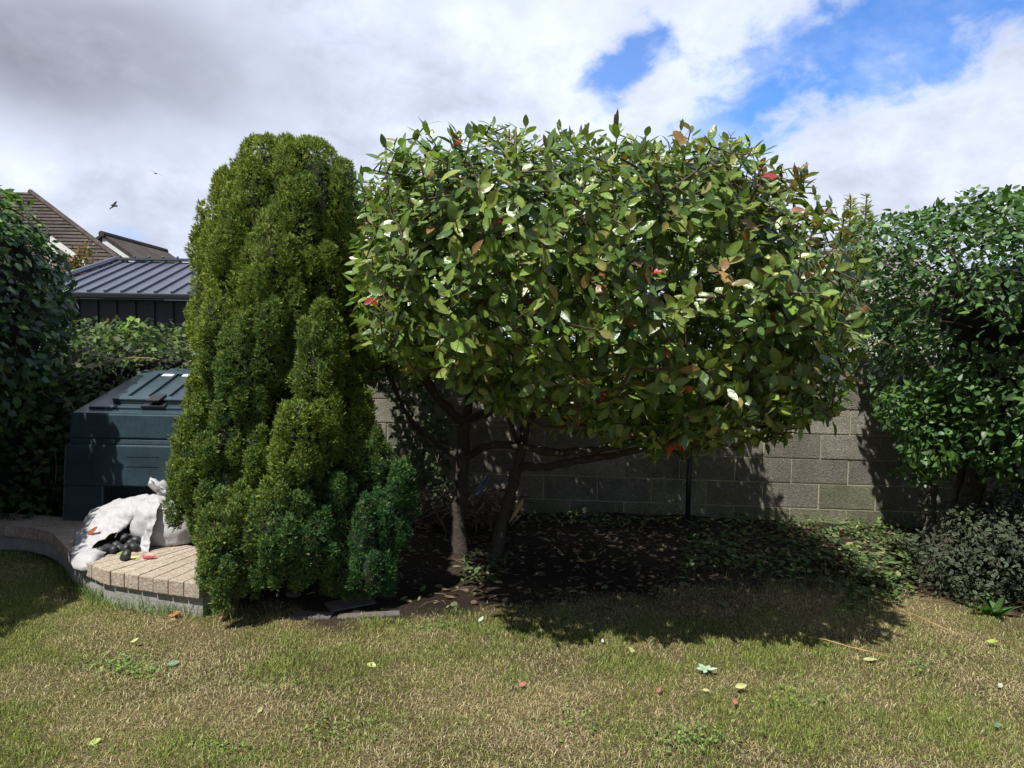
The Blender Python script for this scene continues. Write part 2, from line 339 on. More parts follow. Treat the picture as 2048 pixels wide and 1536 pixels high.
# edging stone slabs in the shade
for (x0, y0, x1, y1, th, lab) in [(585, 1236, 665, 1238, .03, 'short flat edging stone half buried beside the conifer shadow'), (675, 1240, 800, 1233, .022, 'long thin edging stone in the dark soil in front of the conifer'), (655, 1222, 745, 1205, .05, 'wide flat grey stone slab lying in the dark soil by the conifer')]:
    a, b_ = gr(x0, y0), gr(x1, y1); d = unit(b_-a); ax_ = np.array([d, [-d[1], d[0], 0], [0, 0, 1]]); sm = MB()
    sm.box((a+b_)/2+np.array([0, 0, .012]), (np.linalg.norm(b_-a), th*3, .03), ax_, bev=.008); o = sm.build('edging_stone', M['slate'], origin=(a+b_)/2); tag(o, lab, 'stone', 'flat stones edging the bed')

# ------------------------------------------------------------------ foliage machinery
LEAF_BIG = (np.array([0, .15, .38, .64, .86, 1.]), np.array([.08, .62, 1., .88, .48, .03]))
LEAF_SM = (np.array([0, .28, .66, 1.]), np.array([.12, 1., .72, .04]))
LEAF_HEART = (np.array([0, .12, .45, .8, 1.]), np.array([.3, .95, 1., .45, .03]))
LEAF_STRAP = (np.array([0, .3, .7, 1.]), np.array([.8, 1., .7, .05]))
def leaves(pos, axis, nor, L, W, col, tpl, curl=(-.25, .1), fold=.22, g=rng, rib=1.25):
    """numpy arrays of leaf blades: returns verts, faces, colours"""
    n = len(pos); us, ws = tpl; k = len(us)
    axis = unit(axis); side = unit(np.cross(axis, nor)); nor = np.cross(side, axis)
    cu = g.uniform(curl[0], curl[1], n); fo = g.uniform(.3, 1., n)*fold; tw = g.normal(0, .25, n)
    L = np.asarray(L); W = np.asarray(W)
    out = np.zeros((n, k, 3, 3)); cl = np.zeros((n, k, 3, 3))
    for i, (u, w_) in enumerate(zip(us, ws)):
        ctr = pos+axis*(L*u)[:, None]+nor*(L*cu*u*u)[:, None]
        for j, sg in enumerate((-1, 0, 1)):
            off = side*(sg*W*.5*w_)[:, None]+nor*((abs(sg)*fo*W*w_*.5)+(sg*tw*W*w_*u*.5))[:, None]
            out[:, i, j] = ctr+off
            cl[:, i, j] = col*(rib if sg == 0 else 1.)
    base = (np.arange(n)*k*3)[:, None]
    f = []
    for i in range(k-1):
        for j in range(2):
            a = i*3+j; f.append([a, a+1, a+4, a+3])
    f = np.array(f); faces = (base[:, :, None]+f[None]).reshape(-1, 4)
    return out.reshape(-1, 3), faces, cl.reshape(-1, 3)
def cat_meshes(lst):
    vs, fs, cs, n = [], [], [], 0
    for v, f, c in lst: vs.append(v); fs.append(f+n); cs.append(c); n += len(v)
    return np.concatenate(vs), np.concatenate(fs), np.concatenate(cs)
def pal(n, cols, wts, g, var=.18, corr=None):
    cols = np.array(cols); wts = np.array(wts, float); wts /= wts.sum()
    c = cols[g.choice(len(cols), n, p=wts)]
    return np.clip(c*(1+g.normal(0, var, n))[:, None]*(1+g.normal(0, .05, (n, 3))), .004, .9)
class Shape:
    """crown volume: an upright outline (from an X-Z polygon) rounded in depth"""
    def __init__(s, pts, Yc, b, n=2.6, bump=.1, seed=1, scale=1.6, front=.35):
        fx, fz = front if isinstance(front, tuple) else (front, front)
        P_ = np.array([[at(x, y, Yc-fx*b)[0], 0, at(x, y, Yc-fz*b)[2]] for x, y in pts]); s.c = np.array([(P_[:, 0].min()+P_[:, 0].max())/2, Yc, (P_[:, 2].min()+P_[:, 2].max())/2])
        d = P_[:, [0, 2]]-s.c[[0, 2]]; th = np.arctan2(d[:, 1], d[:, 0]); r = np.hypot(d[:, 0], d[:, 1]); o = np.argsort(th)
        s.th = np.r_[th[o]-2*np.pi, th[o], th[o]+2*np.pi]; s.r = np.tile(r[o], 3); s.b = b; s.n = n; s.bump = bump; s.seed = seed; s.scale = scale; s.R = r.max()
    def f(s, p):
        d = p-s.c; rr = np.hypot(d[:, 0], d[:, 2]); Rr = np.interp(np.arctan2(d[:, 2], d[:, 0]), s.th, s.r)
        return ((rr/Rr)**s.n+(np.abs(d[:, 1])/s.b)**s.n)**(1/s.n)*(1-s.bump*fn(p, s.scale, s.seed))
    def grad(s, p):
        e = .03; g_ = np.stack([s.f(p+np.eye(3)[i]*e)-s.f(p-np.eye(3)[i]*e) for i in range(3)], -1); return unit(g_)
    def sample(s, n, lo, hi, g):
        out = []; m = 0
        while m < n:
            p = s.c+g.uniform(-1.15, 1.15, (n*6, 3))*np.array([s.R, s.b, s.R]); fv = s.f(p); p = p[(fv > lo) & (fv < hi)]; out.append(p); m += len(p)
        return np.concatenate(out)[:n]
    def core(s, k, nu=36, nv=24):
        """closed mesh at f = k"""
        v = []; th = np.linspace(0, np.pi, nv+1)[:, None]; ph = np.linspace(0, 2*np.pi, nu, endpoint=False)[None]
        d = np.stack([np.sin(th)*np.cos(ph), np.sin(th)*np.sin(ph), np.cos(th)+0*ph], -1).reshape(-1, 3)
        lo = np.zeros(len(d)); hi = np.full(len(d), 3.)
        for _ in range(18):
            mid = (lo+hi)/2; ins = s.f(s.c+d*mid[:, None]) < k; lo = np.where(ins, mid, lo); hi = np.where(ins, hi, mid)
        v = s.c+d*lo[:, None]; f = []
        for i in range(nv):
            for j in range(nu):
                q = (j+1) % nu; f.append((i*nu+j, (i+1)*nu+j, (i+1)*nu+q, i*nu+q))
        return v, f
def grow(nodes, parents, tips, g, step=.09, wig=.018):
    """connect each tip to the nearest node of the branch skeleton"""
    nodes = list(map(np.asarray, nodes)); parents = list(parents)
    root = nodes[-1]
    arr = np.zeros((60000, 3)); arr[:len(nodes)] = nodes; n = len(nodes)
    ctr = arr[:n].mean(0)
    for tp in sorted(range(len(tips)), key=lambda i: np.linalg.norm(tips[i]-ctr)):
        t_ = tips[tp]; d = np.linalg.norm(arr[:n]-t_, axis=1)+.35*np.maximum(0, arr[:n, 2]-t_[2]); k = int(np.argmin(d)); a = arr[k].copy(); L = np.linalg.norm(t_-a); m = max(1, int(L/step)); prev = k
        bow = g.normal(0, .06*L, 3)
        for i in range(1, m+1):
            u = i/m; q = a+(t_-a)*u+bow*math.sin(math.pi*u)+(g.normal(0, wig, 3) if i < m else 0); arr[n] = q; parents.append(prev); prev = n; n += 1
    cnt = np.zeros(n); ch = np.zeros(n, int)
    for i in range(n-1, -1, -1):
        if ch[i] == 0: cnt[i] = 1
        p = parents[i]
        if p >= 0: cnt[p] += cnt[i]; ch[p] += 1
    return arr[:n], np.array(parents), cnt
def skeleton_mesh(arr, parents, cnt, k=.0021, r0=.0016, start=0, sides=5, ex=.47, rmax=.03):
    """prisms between node and parent, radii from the number of tips carried"""
    i = np.arange(len(arr)); i = i[(i >= start) & (parents >= 0)]; a = arr[parents[i]]; b_ = arr[i]; r = np.minimum(r0+k*cnt**ex, rmax)
    t_ = unit(b_-a); ref = np.where(np.abs(t_[:, 2:3]) < .9, np.array([0, 0, 1.]), np.array([1., 0, 0])); u = unit(np.cross(t_, ref)); w_ = np.cross(t_, u)
    ang = np.arange(sides)*2*np.pi/sides; rb_ = r[i]; ra = np.minimum(r[parents[i]], rb_*1.5)
    V = []
    for (c, rad) in ((a, ra), (b_+t_*(rb_*.6)[:, None], rb_)):
        V.append(c[:, None]+rad[:, None, None]*(np.cos(ang)[None, :, None]*u[:, None]+np.sin(ang)[None, :, None]*w_[:, None]))
    V = np.concatenate(V, 1).reshape(-1, 3); f = np.array([[j, (j+1) % sides, sides+(j+1) % sides, sides+j] for j in range(sides)])
    return V, ((np.arange(len(i))*2*sides)[:, None, None]+f[None]).reshape(-1, 4)

# ------------------------------------------------------------------ big glossy shrub (middle)
g = np.random.default_rng(21)
OUT = [(745, 335), (800, 305), (900, 295), (1000, 290), (1120, 288), (1230, 284), (1310, 284), (1400, 296), (1490, 335), (1570, 392), (1640, 468), (1675, 550), (1685, 640), (1665, 730), (1625, 800), (1560, 850), (1480, 880), (1400, 893), (1310, 888), (1230, 862), (1150, 850), (1060, 830), (980, 800), (890, 755), (800, 730), (735, 690), (718, 600), (712, 500), (716, 400)]
crown = Shape(OUT, 4.5, 1.5, n=3.2, bump=.045, seed=4, scale=1.7, front=.42)
shrub = thing('glossy_leaved_tree', gr(925, 1085), 'wide clipped small tree with large glossy leaves and some red ones over the dark bed', 'tree')
class Both(Shape):
    def __init__(s, a, c, h): s.a = a; s.c2 = np.array(c); s.h2 = np.array(h); s.c = a.c; s.R = a.R+.25; s.b = a.b+.25
    def f(s, p): return np.minimum(s.a.f(p), ((np.abs(p-s.c2)/s.h2)**3).sum(1)**(1/3.)*(1-.05*fn(p, 2., 3)))
crown = Both(crown, (-1.25, 5.5, 2.05), (.88, .68, .80))  # hidden rear lobe behind the conifer, added to shade the wall and soil
def P(x, y, Y): return at(x, y, Y)
limbs = [  # hand-laid limbs visible under the crown: (points, radii)
    ([(922, 1100, 5.2), (914, 1040, 5.2), (921, 980, 5.2), (926, 920, 5.2), (926, 870, 5.2), (932, 840, 5.2)], [.075, .058, .052, .05, .047, .044]),
    ([(930, 845, 5.2), (905, 825, 5.15), (875, 795, 5.1), (850, 755, 5.0), (825, 700, 4.9), (800, 640, 4.8)], [.04, .036, .034, .03, .026, .02]),
    ([(932, 840, 5.2), (958, 832, 5.1), (985, 820, 5.0), (1030, 790, 4.9), (1090, 730, 4.8), (1150, 640, 4.7)], [.036, .034, .032, .03, .026, .02]),
    ([(931, 842, 5.2), (940, 790, 5.2), (950, 720, 5.1), (960, 620, 5.0), (975, 500, 4.9)], [.034, .03, .028, .024, .018]),
    ([(918, 912, 5.2), (890, 900, 5.2), (855, 872, 5.2), (820, 835, 5.2), (795, 790, 5.1), (770, 720, 5.0)], [.026, .022, .019, .016, .013, .01]),
    ([(930, 918, 5.2), (955, 900, 5.1), (990, 890, 5.0), (1040, 892, 4.95), (1100, 905, 4.9), (1160, 903, 4.8), (1220, 895, 4.7), (1280, 880, 4.6), (1350, 840, 4.5), (1430, 780, 4.4)], [.032, .03, .028, .029, .029, .027, .025, .022, .018, .013]),
    ([(985, 1095, 5.0), (1005, 1040, 5.1), (1022, 985, 5.1), (1034, 935, 5.1), (1044, 890, 5.1), (1050, 850, 5.1), (1060, 780, 5.05), (1080, 690, 5.0), (1120, 560, 4.9)], [.055, .048, .044, .04, .036, .034, .03, .026, .018]),
    ([(1036, 935, 5.1), (1056, 932, 5.05), (1090, 934, 5.0), (1140, 924, 4.95), (1195, 915, 4.9), (1250, 905, 4.85), (1330, 880, 4.9), (1420, 830, 4.9), (1500, 750, 4.9)], [.03, .03, .028, .028, .026, .024, .02, .016, .012]),
    ([(1052, 850, 5.1), (1100, 790, 5.2), (1180, 720, 5.2), (1280, 640, 5.1), (1380, 560, 5.0)], [.028, .026, .022, .018, .014]),
    ([(1060, 780, 5.05), (1090, 700, 4.6), (1130, 600, 4.2), (1180, 500, 4.1)], [.022, .02, .016, .012]),
    ([(1044, 895, 5.1), (1030, 870, 5.0), (1010, 800, 4.7), (990, 700, 4.3), (960, 600, 4.1)], [.018, .017, .015, .013, .01]),
]
tm = MB(); nodes = []; par = []
for pts, rad in limbs:
    q = np.array([P(*p) for p in pts]); 
    if pts[0][1] > 1080: q[0][2] = -.05
    u = np.linspace(0, len(q)-1, len(q)*4); k0 = np.clip(u.astype(int), 0, len(q)-2); fr = (u-k0)[:, None]
    pm1 = q[np.maximum(k0-1, 0)]; p0_ = q[k0]; p1_ = q[k0+1]; p2_ = q[np.minimum(k0+2, len(q)-1)]
    cr = .5*((2*p0_)+(-pm1+p1_)*fr+(2*pm1-5*p0_+4*p1_-p2_)*fr**2+(-pm1+3*p0_-3*p1_+p2_)*fr**3)
    rr = np.interp(u, np.arange(len(rad)), rad)*(1+.07*np.sin(u*5.3)+g.normal(0, .05, len(u))); cr = cr+g.normal(0, .0035, cr.shape)
    tm.tube(cr, rr, 9)
    s0 = len(nodes)
    for i in range(0, len(cr), 2):
        nodes.append(cr[i]); par.append(-1 if i == 0 else len(nodes)-2)
tm.build('trunk', M['bark'], shrub, True)
ns = len(nodes)
NT = 3600
sp = crown.sample(NT, .82, 1.06, g); sp2 = crown.sample(420, .35, .8, g)
tips = np.concatenate([sp, sp2])
usable = [i for i in range(ns) if crown.f(np.array([nodes[i]]))[0] < 1.05]
arr, prn, cnt = grow(nodes, par, tips, g)
v, f = skeleton_mesh(arr, prn, cnt, start=ns, k=.0017, rmax=.016)
npmesh('branches', v, f, M['twig'], shrub)
nrm = crown.grad(sp); big = []
def rosette(tp, nr, k, lsz, g, upb=.55, spread=(40, 85), cols=None):
    n = len(tp); d = unit(nr*1.25+np.array([0, 0, upb])+g.normal(0, .33, (n, 3)))
    ref = unit(np.cross(d, g.normal(size=(n, 3)))); ref2 = np.cross(d, ref)
    out = []; phi0 = g.uniform(0, 6.28, n)
    for j in range(k):
        a = phi0+j*2.4+g.normal(0, .25, n); rad = np.cos(a)[:, None]*ref+np.sin(a)[:, None]*ref2
        el = np.radians(np.interp(j/(k-1), [0, 1], spread[::-1])+g.normal(0, 9, n)); ax_ = d*np.cos(el)[:, None]+rad*np.sin(el)[:, None]
        nor = d*np.sin(el)[:, None]-rad*np.cos(el)[:, None]
        ax_ = unit(ax_+np.array([0, 0, -.12]))
        pos = tp-d*(.1*(1-j/(k-1)))[..., None] if np.ndim(j) else tp-d*(.1*(1-j/(k-1)))
        L = lsz*g.uniform(.72, 1.2, n)*(1-.25*(j/(k-1)))
        out.append((pos+rad*.008, ax_, nor, L))
    return d, out
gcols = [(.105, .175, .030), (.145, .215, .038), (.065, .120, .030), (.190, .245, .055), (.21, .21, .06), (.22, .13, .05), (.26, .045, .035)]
lx = (sp[:, 0]-crown.c[0])/crown.R; lz = (sp[:, 2]-crown.c[2])/1.
bronze = np.clip(lx*.9+lz*.55-.45, 0, 1)          # the right shoulder carries young bronze leaves
d, ro = rosette(sp, nrm, 7, .094, g)
tipred = g.random(len(sp)) < .005
for pos, ax_, nor, L in ro:
    n = len(pos); keep = g.random(n) < .94
    c = pal(n, gcols, [30, 28, 22, 10, 6, 1.6, .25], g)
    br = g.random(n) < bronze*.75; c[br] = pal(int(br.sum()), [(.21, .155, .07), (.24, .13, .07), (.17, .15, .05), (.30, .2, .13)], [3, 2, 3, 1], g)
    c[tipred] = pal(int(tipred.sum()), [(.24, .035, .03), (.25, .09, .045)], [1, 1], g)
    wv = L*g.uniform(.40, .54, n)
    big.append(leaves(pos[keep], ax_[keep], nor[keep], L[keep], wv[keep], c[keep], LEAF_BIG, curl=(-.28, .12), fold=.3, g=g))
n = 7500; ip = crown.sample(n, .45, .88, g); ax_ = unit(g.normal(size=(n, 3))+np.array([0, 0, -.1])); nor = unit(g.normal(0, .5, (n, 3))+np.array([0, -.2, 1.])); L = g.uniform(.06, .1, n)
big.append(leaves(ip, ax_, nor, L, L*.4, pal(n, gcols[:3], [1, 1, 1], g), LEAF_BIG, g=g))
# taller single shoots standing up from the clipped top
top = sp[(nrm[:, 2] > .75) | ((nrm[:, 2] > .3) & (sp[:, 2] > crown.c[2]+.6))]; top = top[g.choice(len(top), 26, replace=False)]
for _ in range(3):
    n = len(top); ax_ = unit(g.normal(0, .28, (n, 3))+np.array([0, 0, 1])); big.append(leaves(top+np.array([0, 0, .01]), ax_, unit(g.normal(0, .5, (n, 3))+np.array([0, -1, 0])), g.uniform(.06, .11, n), g.uniform(.028, .04, n), pal(n, [(.17, .17, .05), (.1, .16, .04), (.2, .12, .06)], [2, 3, 1], g), LEAF_BIG, g=g))
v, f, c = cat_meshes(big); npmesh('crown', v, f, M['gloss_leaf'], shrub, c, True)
# the showy red and pale leaves on the right
rl = []
for (x, y, cs) in [(1590, 600, 0), (1560, 640, 1), (1240, 640, 1), (1335, 690, 1), (1375, 770, 1), (745, 595, 0), (1215, 790, 0), (1000, 435, 0), (1605, 620, 2), (1350, 890, 0), (880, 690, 0), (1300, 545, 0), (1480, 640, 1)]:
    yy = 3.35
    for yy in np.linspace(3.2, 4.9, 60):
        if crown.f(np.array([P(x, y, yy)]))[0] < 1.03: break
    p = P(x, y, yy-.03); k = 3; dirs = unit(g.normal(0, .7, (k, 3))+np.array([0, -.5, -.2])); cl = [[(.30, .02, .025)], [(.28, .09, .04)], [(.55, .45, .22)]][cs]
    rl.append(leaves(np.tile(p, (k, 1)), dirs, unit(g.normal(0, .5, (k, 3))+np.array([-.2, -.7, .7])), g.uniform(.045, .085, k), g.uniform(.022, .032, k), pal(k, cl, [1], g), LEAF_BIG, g=g))
v, f, c = cat_meshes(rl); npmesh('red_young_leaves', v, f, M['gloss_leaf'], shrub, c, True)['label'] = 'red and pale young leaves'

# ------------------------------------------------------------------ column conifer with many lobes
g = np.random.default_rng(5)
con = thing('conifer', (at(570, 1150, 4.5)[0], 4.5, 0), 'tall lobed column conifer, yellow green at the top and dark green low down', 'tree')
LB = [  # x, y top, y bottom, half width px, Y of axis, boxiness
    (526, 258, 900, 72, 4.85, 4.2), (580, 262, 900, 64, 4.82, 4.2), (622, 266, 960, 84, 4.85, 4.6), (560, 300, 1080, 110, 5.08, 3.0), (686, 305, 930, 42, 4.95, 3.2), (440, 322, 900, 40, 4.75, 1.8),
    (408, 385, 960, 32, 4.8, 1.8), (462, 350, 840, 44, 4.62, 2.), (545, 400, 800, 60, 4.5, 2.), (600, 330, 740, 46, 4.6, 2.), (510, 300, 640, 44, 4.62, 2.), (655, 470, 800, 40, 4.66, 2.), (640, 585, 880, 50, 4.38, 1.7), (612, 640, 860, 24, 4.36, 2.),
    (384, 798, 1050, 36, 4.3, 2.2), (360, 895, 1030, 20, 4.3, 2.), (420, 850, 1120, 30, 4.25, 2.), (482, 630, 890, 56, 4.45, 2.), (432, 560, 830, 40, 4.55, 2.), (455, 790, 960, 45, 4.4, 2.2), (520, 840, 1000, 46, 4.42, 2.2),
    (600, 785, 965, 62, 4.28, 2.), (577, 855, 960, 40, 4.24, 2.), (648, 770, 930, 40, 4.35, 2.), (565, 960, 1155, 82, 4.2, 2.1), (620, 1000, 1160, 70, 4.25, 2.), (470, 965, 1150, 50, 4.15, 2.1), (421, 1000, 1175, 30, 4.12, 2.1), (530, 1010, 1150, 46, 4.15, 2.), (408, 930, 1095, 28, 4.25, 2.), (450, 1060, 1195, 40, 4.05, 2.),
    (706, 770, 1020, 66, 4.6, 2.1), (742, 850, 1010, 42, 4.55, 2.), (690, 700, 900, 45, 4.7, 2.1), (800, 905, 1075, 34, 4.5, 1.8), (775, 970, 1110, 44, 4.45, 2.), (728, 1000, 1140, 56, 4.4, 2.), (735, 1080, 1200, 54, 4.35, 2.), (672, 935, 1060, 48, 4.4, 2.), (690, 1050, 1170, 60, 4.4, 2.), (760, 1100, 1180, 24, 4.4, 2.), (700, 380, 760, 22, 5.0, 2.2), (500, 1070, 1170, 55, 4.3, 2.),
]
cen, rad, pw_ = [], [], []
for (x, yt, yb, hw, Yc, pp) in LB:
    Yc -= .25; a, b_ = at(x, yt+10, Yc), at(x, yb, Yc); rx = (hw-9)/F*Yc; cen.append((a+b_)/2); rad.append((rx, min(rx, .4)*1. if rx < .3 else rx, (a[2]-b_[2])/2)); pw_.append(pp)
main = 10
NL = len(LB); pl_ = []; body_rad = [tuple(np.array(r)*(np.array([.84, .84, .965]) if i < 12 else np.array([.84, .84, .93]))) for i, r in enumerate(rad)]; rad = body_rad
for k in range(5200):                                 # flame-shaped upright plumes standing out from the big lobes
    i = g.integers(0, NL); th = g.uniform(0, 2*math.pi); zz = g.uniform(-.9, .9)
    c0, r0 = np.array(cen[i]), np.array(rad[i]); n_ = pw_[i]; sc = (1-abs(zz)**n_)**(1/n_); rx = g.uniform(.04, .088) if i < 12 else g.uniform(.03, .058)
    p = c0+np.array([r0[0]*math.cos(th)*sc, r0[1]*math.sin(th)*sc, zz*r0[2]]); p[2] -= rx*.6*max(zz, 0)*2
    if p[2] < .15 or any(np.hypot(*((np.abs(p-cen[j])/(np.array(rad[j])*.86))[:2]))**2+(abs(p[2]-cen[j][2])/rad[j][2])**2 < 1 for j in range(NL) if j != i): continue
    if pl_ and np.min(np.linalg.norm((np.array([q_[0] for q_ in pl_])-p)*[1, 1, .42], axis=1)-np.array([q_[1] for q_ in pl_])) < rx*.85: continue
    pl_.append((p, rx))
for p, rx in pl_: cen.append(p); rad.append((rx, rx, rx*g.uniform(2., 3.4))); pw_.append(1.5)
print('plumes', len(pl_))
cen = np.array(cen); rad = np.array(rad); pw_ = np.array(pw_)
def lobe_f(p, i):
    d = np.abs(p-cen[i])/rad[i]; h = np.hypot(d[:, 0], d[:, 1]); up = (p[:, 2] > cen[i][2]); n_ = pw_[i]
    # the top of a lobe narrows to a point, its foot is round
    return (h**n_+d[:, 2]**n_)**(1/n_)
pos, nor, lob = [], [], []
for i in range(len(cen)):
    rx, ry, rz = rad[i]; area = 2*math.pi*(rx*rz*1.6); dens = 12000 if i >= len(LB) else 6000
    n = int(area*dens)+60
    d = unit(g.normal(size=(n, 3))); q = cen[i]+d*rad[i]
    fv = lobe_f(q, i); q = cen[i]+(q-cen[i])/fv[:, None]
    e = .01; gn = unit(np.stack([lobe_f(q+np.eye(3)[k]*e, i)-lobe_f(q-np.eye(3)[k]*e, i) for k in range(3)], -1))
    keep = np.ones(n, bool)
    near = [j for j in range(len(cen)) if j != i and np.all(np.abs(cen[j]-cen[i]) < rad[j]+rad[i])]
    for j in near: keep &= lobe_f(q, j) > .93
    pos.append(q[keep]); nor.append(gn[keep]); lob.append(np.full(keep.sum(), i))
pos = np.concatenate(pos); nor = np.concatenate(nor); lob = np.concatenate(lob)
k = pos[:, 2] > .07; pos, nor, lob = pos[k], nor[k], lob[k]
n = len(pos); print('conifer sprays', n)
pos = pos+nor*(g.uniform(-.015, .01, n)-.03*np.clip(.55-np.abs(fn(pos*[1, 1, .55], 9., 3, 1)*1.6), 0, 1)+.012*fn(pos, 26, 4))[:, None]
axis = unit(nor*.75+np.array([0, 0, .75])+g.normal(0, .38, (n, 3))); sd = unit(np.cross(axis, unit(nor+np.array([0, 0, 1.5])+g.normal(0, .45, (n, 3)))))
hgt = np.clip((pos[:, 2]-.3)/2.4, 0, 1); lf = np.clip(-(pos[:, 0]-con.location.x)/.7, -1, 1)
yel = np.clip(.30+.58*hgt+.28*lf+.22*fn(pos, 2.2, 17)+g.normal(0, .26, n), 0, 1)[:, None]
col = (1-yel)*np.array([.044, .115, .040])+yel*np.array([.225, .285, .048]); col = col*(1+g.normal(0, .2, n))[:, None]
brown = (g.random(n) < np.clip(.01+.12*(fn(pos, 3., 77) > 1.1)*(hgt < .15), 0, 1)); col[brown] = np.array([.12, .07, .03])*g.uniform(.6, 1.2, (brown.sum(), 1))
col = np.clip(col, .006, .5); SZ = g.uniform(.016, .033, n)
# each spray: five little blades in a fan
V, Cc, Ff = [], [], []
for j, (an, ln) in enumerate([(-62, .62), (-30, .85), (0, 1.), (30, .85), (62, .62)]):
    a_ = R(an)+g.normal(0, .12, n); dd = axis*np.cos(a_)[:, None]+sd*np.sin(a_)[:, None]; ss = unit(np.cross(dd, nor)+g.normal(0, .25, (n, 3))); Lb = (SZ*ln)[:, None]
    p0_ = pos+axis*(SZ*.12*j)[:, None]*.4
    V.append(np.stack([p0_, p0_+dd*Lb*.5+ss*Lb*.12, p0_+dd*Lb, p0_+dd*Lb*.5-ss*Lb*.12], 1)); Cc.append(np.stack([col*.8, col, col*1.4, col], 1))
V = np.stack(V, 1).reshape(-1, 3); Cc = np.stack(Cc, 1).reshape(-1, 3); fq = np.arange(len(V)).reshape(-1, 4)
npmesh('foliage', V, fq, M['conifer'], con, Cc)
cm = MB()
for i in range(len(LB)): cm.ell(cen[i], rad[i]*(np.array([.78, .78, .9]) if i < 12 else np.array([.84, .84, .92])), nu=18, nv=14, noise=.04, p=2/pw_[i])
cm.build('shade_core', M['core'], con, True)
tm = MB(); b0 = np.array(con.location); tm.tube([b0+(0, 0, -.1), b0+(0, -.02, .3), b0+(.02, 0, .9)], [.09, .08, .07], 10); tm.tube([b0+(.12, -.2, -.05), b0+(.1, -.2, .5)], [.05, .04], 8); tm.tube([b0+(-.2, -.15, -.05), b0+(-.18, -.15, .5)], [.05, .04], 8); tm.build('trunk', M['bark'], con, True)

# ------------------------------------------------------------------ generic leafy mass
def leafy(shape, n, tpl, size, ratio, cols, wts, mt, parent, name='foliage', lo=.72, hi=1.04, seed=1, clump=(2.5, .25), upb=.6, out=.8, droop=0., curl=(-.3, .1), colfn=None, g=None, thin=0.):
    g = g or np.random.default_rng(seed); p = shape.sample(int(n*1.6), lo, hi, g); fv = shape.f(p)
    keep = (fn(p, clump[0], seed+50) > -1.32+clump[1]*2.4*(fv-lo)/(hi-lo)); p = p[keep][:n]; nr = shape.grad(p); n = len(p)
    nor = unit(nr*out+np.array([0, 0, upb])+g.normal(0, .45, (n, 3))); ax_ = unit(np.cross(nor, unit(g.normal(size=(n, 3))))+nr*.5+np.array([0, 0, -droop])); L = g.uniform(.65, 1.2, n)*size; W = L*g.uniform(ratio*.85, ratio*1.15, n)
    c = pal(n, cols, wts, g)
    if colfn is not None: c = np.clip(c*colfn(p), .004, .8)
    v, f, c = leaves(p, ax_, nor, L, W, c, tpl, curl=curl, g=g); return npmesh(name, v, f, mt, parent, c, True), p

# ------------------------------------------------------------------ left clipped hedge (runs toward the viewer, out of frame)
class Hedge(Shape):
    def __init__(s, lo, hi, n=4., bump=.09, seed=3, scale=1.8, slant=0.):
        lo, hi = np.array(lo, float), np.array(hi, float); s.c = (lo+hi)/2; s.h = (hi-lo)/2; s.n = n; s.bump = bump; s.seed = seed; s.scale = scale; s.slant = slant
    def f(s, p):
        d = np.abs(p-s.c)/s.h; zt = np.where(p[:, 2] > s.c[2], d[:, 2]*(1+s.slant*np.clip((p[:, 1]-s.c[1])/s.h[1], -1, 1)), d[:, 2])
        return (d[:, 0]**s.n+d[:, 1]**s.n+zt**s.n)**(1/s.n)*(1-s.bump*fn(p, s.scale, s.seed))
    def sample(s, n, lo, hi, g):
        out = []; m = 0
        while m < n:
            p = s.c+g.uniform(-1.2, 1.2, (n*4, 3))*s.h; fv = s.f(p); p = p[(fv > lo) & (fv < hi)]; out.append(p); m += len(p)
        return np.concatenate(out)[:n]
lh = thing('hedge', (-4.1, 4.2, 0), 'tall clipped broad leaved hedge at the left edge with bright green crest', 'hedge')
class Union(Hedge):
    def __init__(s, *hs): s.hs = hs; lo = np.min([h.c-h.h for h in hs], 0); hi = np.max([h.c+h.h for h in hs], 0); s.c = (lo+hi)/2; s.h = (hi-lo)/2
    def f(s, p): return np.min([h.f(p) for h in s.hs], 0)
h1 = Hedge((-5.2, 1.4, .3), (-3.55, 4.5, 2.72), n=4., bump=.05, seed=8); h2 = Hedge((-5.1, 4.35, .75), (-3.48, 5.8, 2.86), n=2.9, bump=.05, seed=9); hs = Union(h1, h2)
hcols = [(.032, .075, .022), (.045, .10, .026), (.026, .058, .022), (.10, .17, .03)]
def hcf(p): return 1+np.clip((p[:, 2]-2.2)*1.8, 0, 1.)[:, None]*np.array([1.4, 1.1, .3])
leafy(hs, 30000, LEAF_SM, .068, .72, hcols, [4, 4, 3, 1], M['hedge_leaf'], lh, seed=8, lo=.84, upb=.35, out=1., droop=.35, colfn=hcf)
for h_ in (h1, h2): v, f = h_.core(.82); npmesh('shade_core', v, f, M['core'], lh, None, True)
for yq in (4.7, 3.6, 2.6): tm = MB(); tm.tube([(-4.1, yq, -.1), (-4.05, yq+.03, 1.0)], [.05, .035], 8); tm.build('trunk', M['bark'], lh, True)

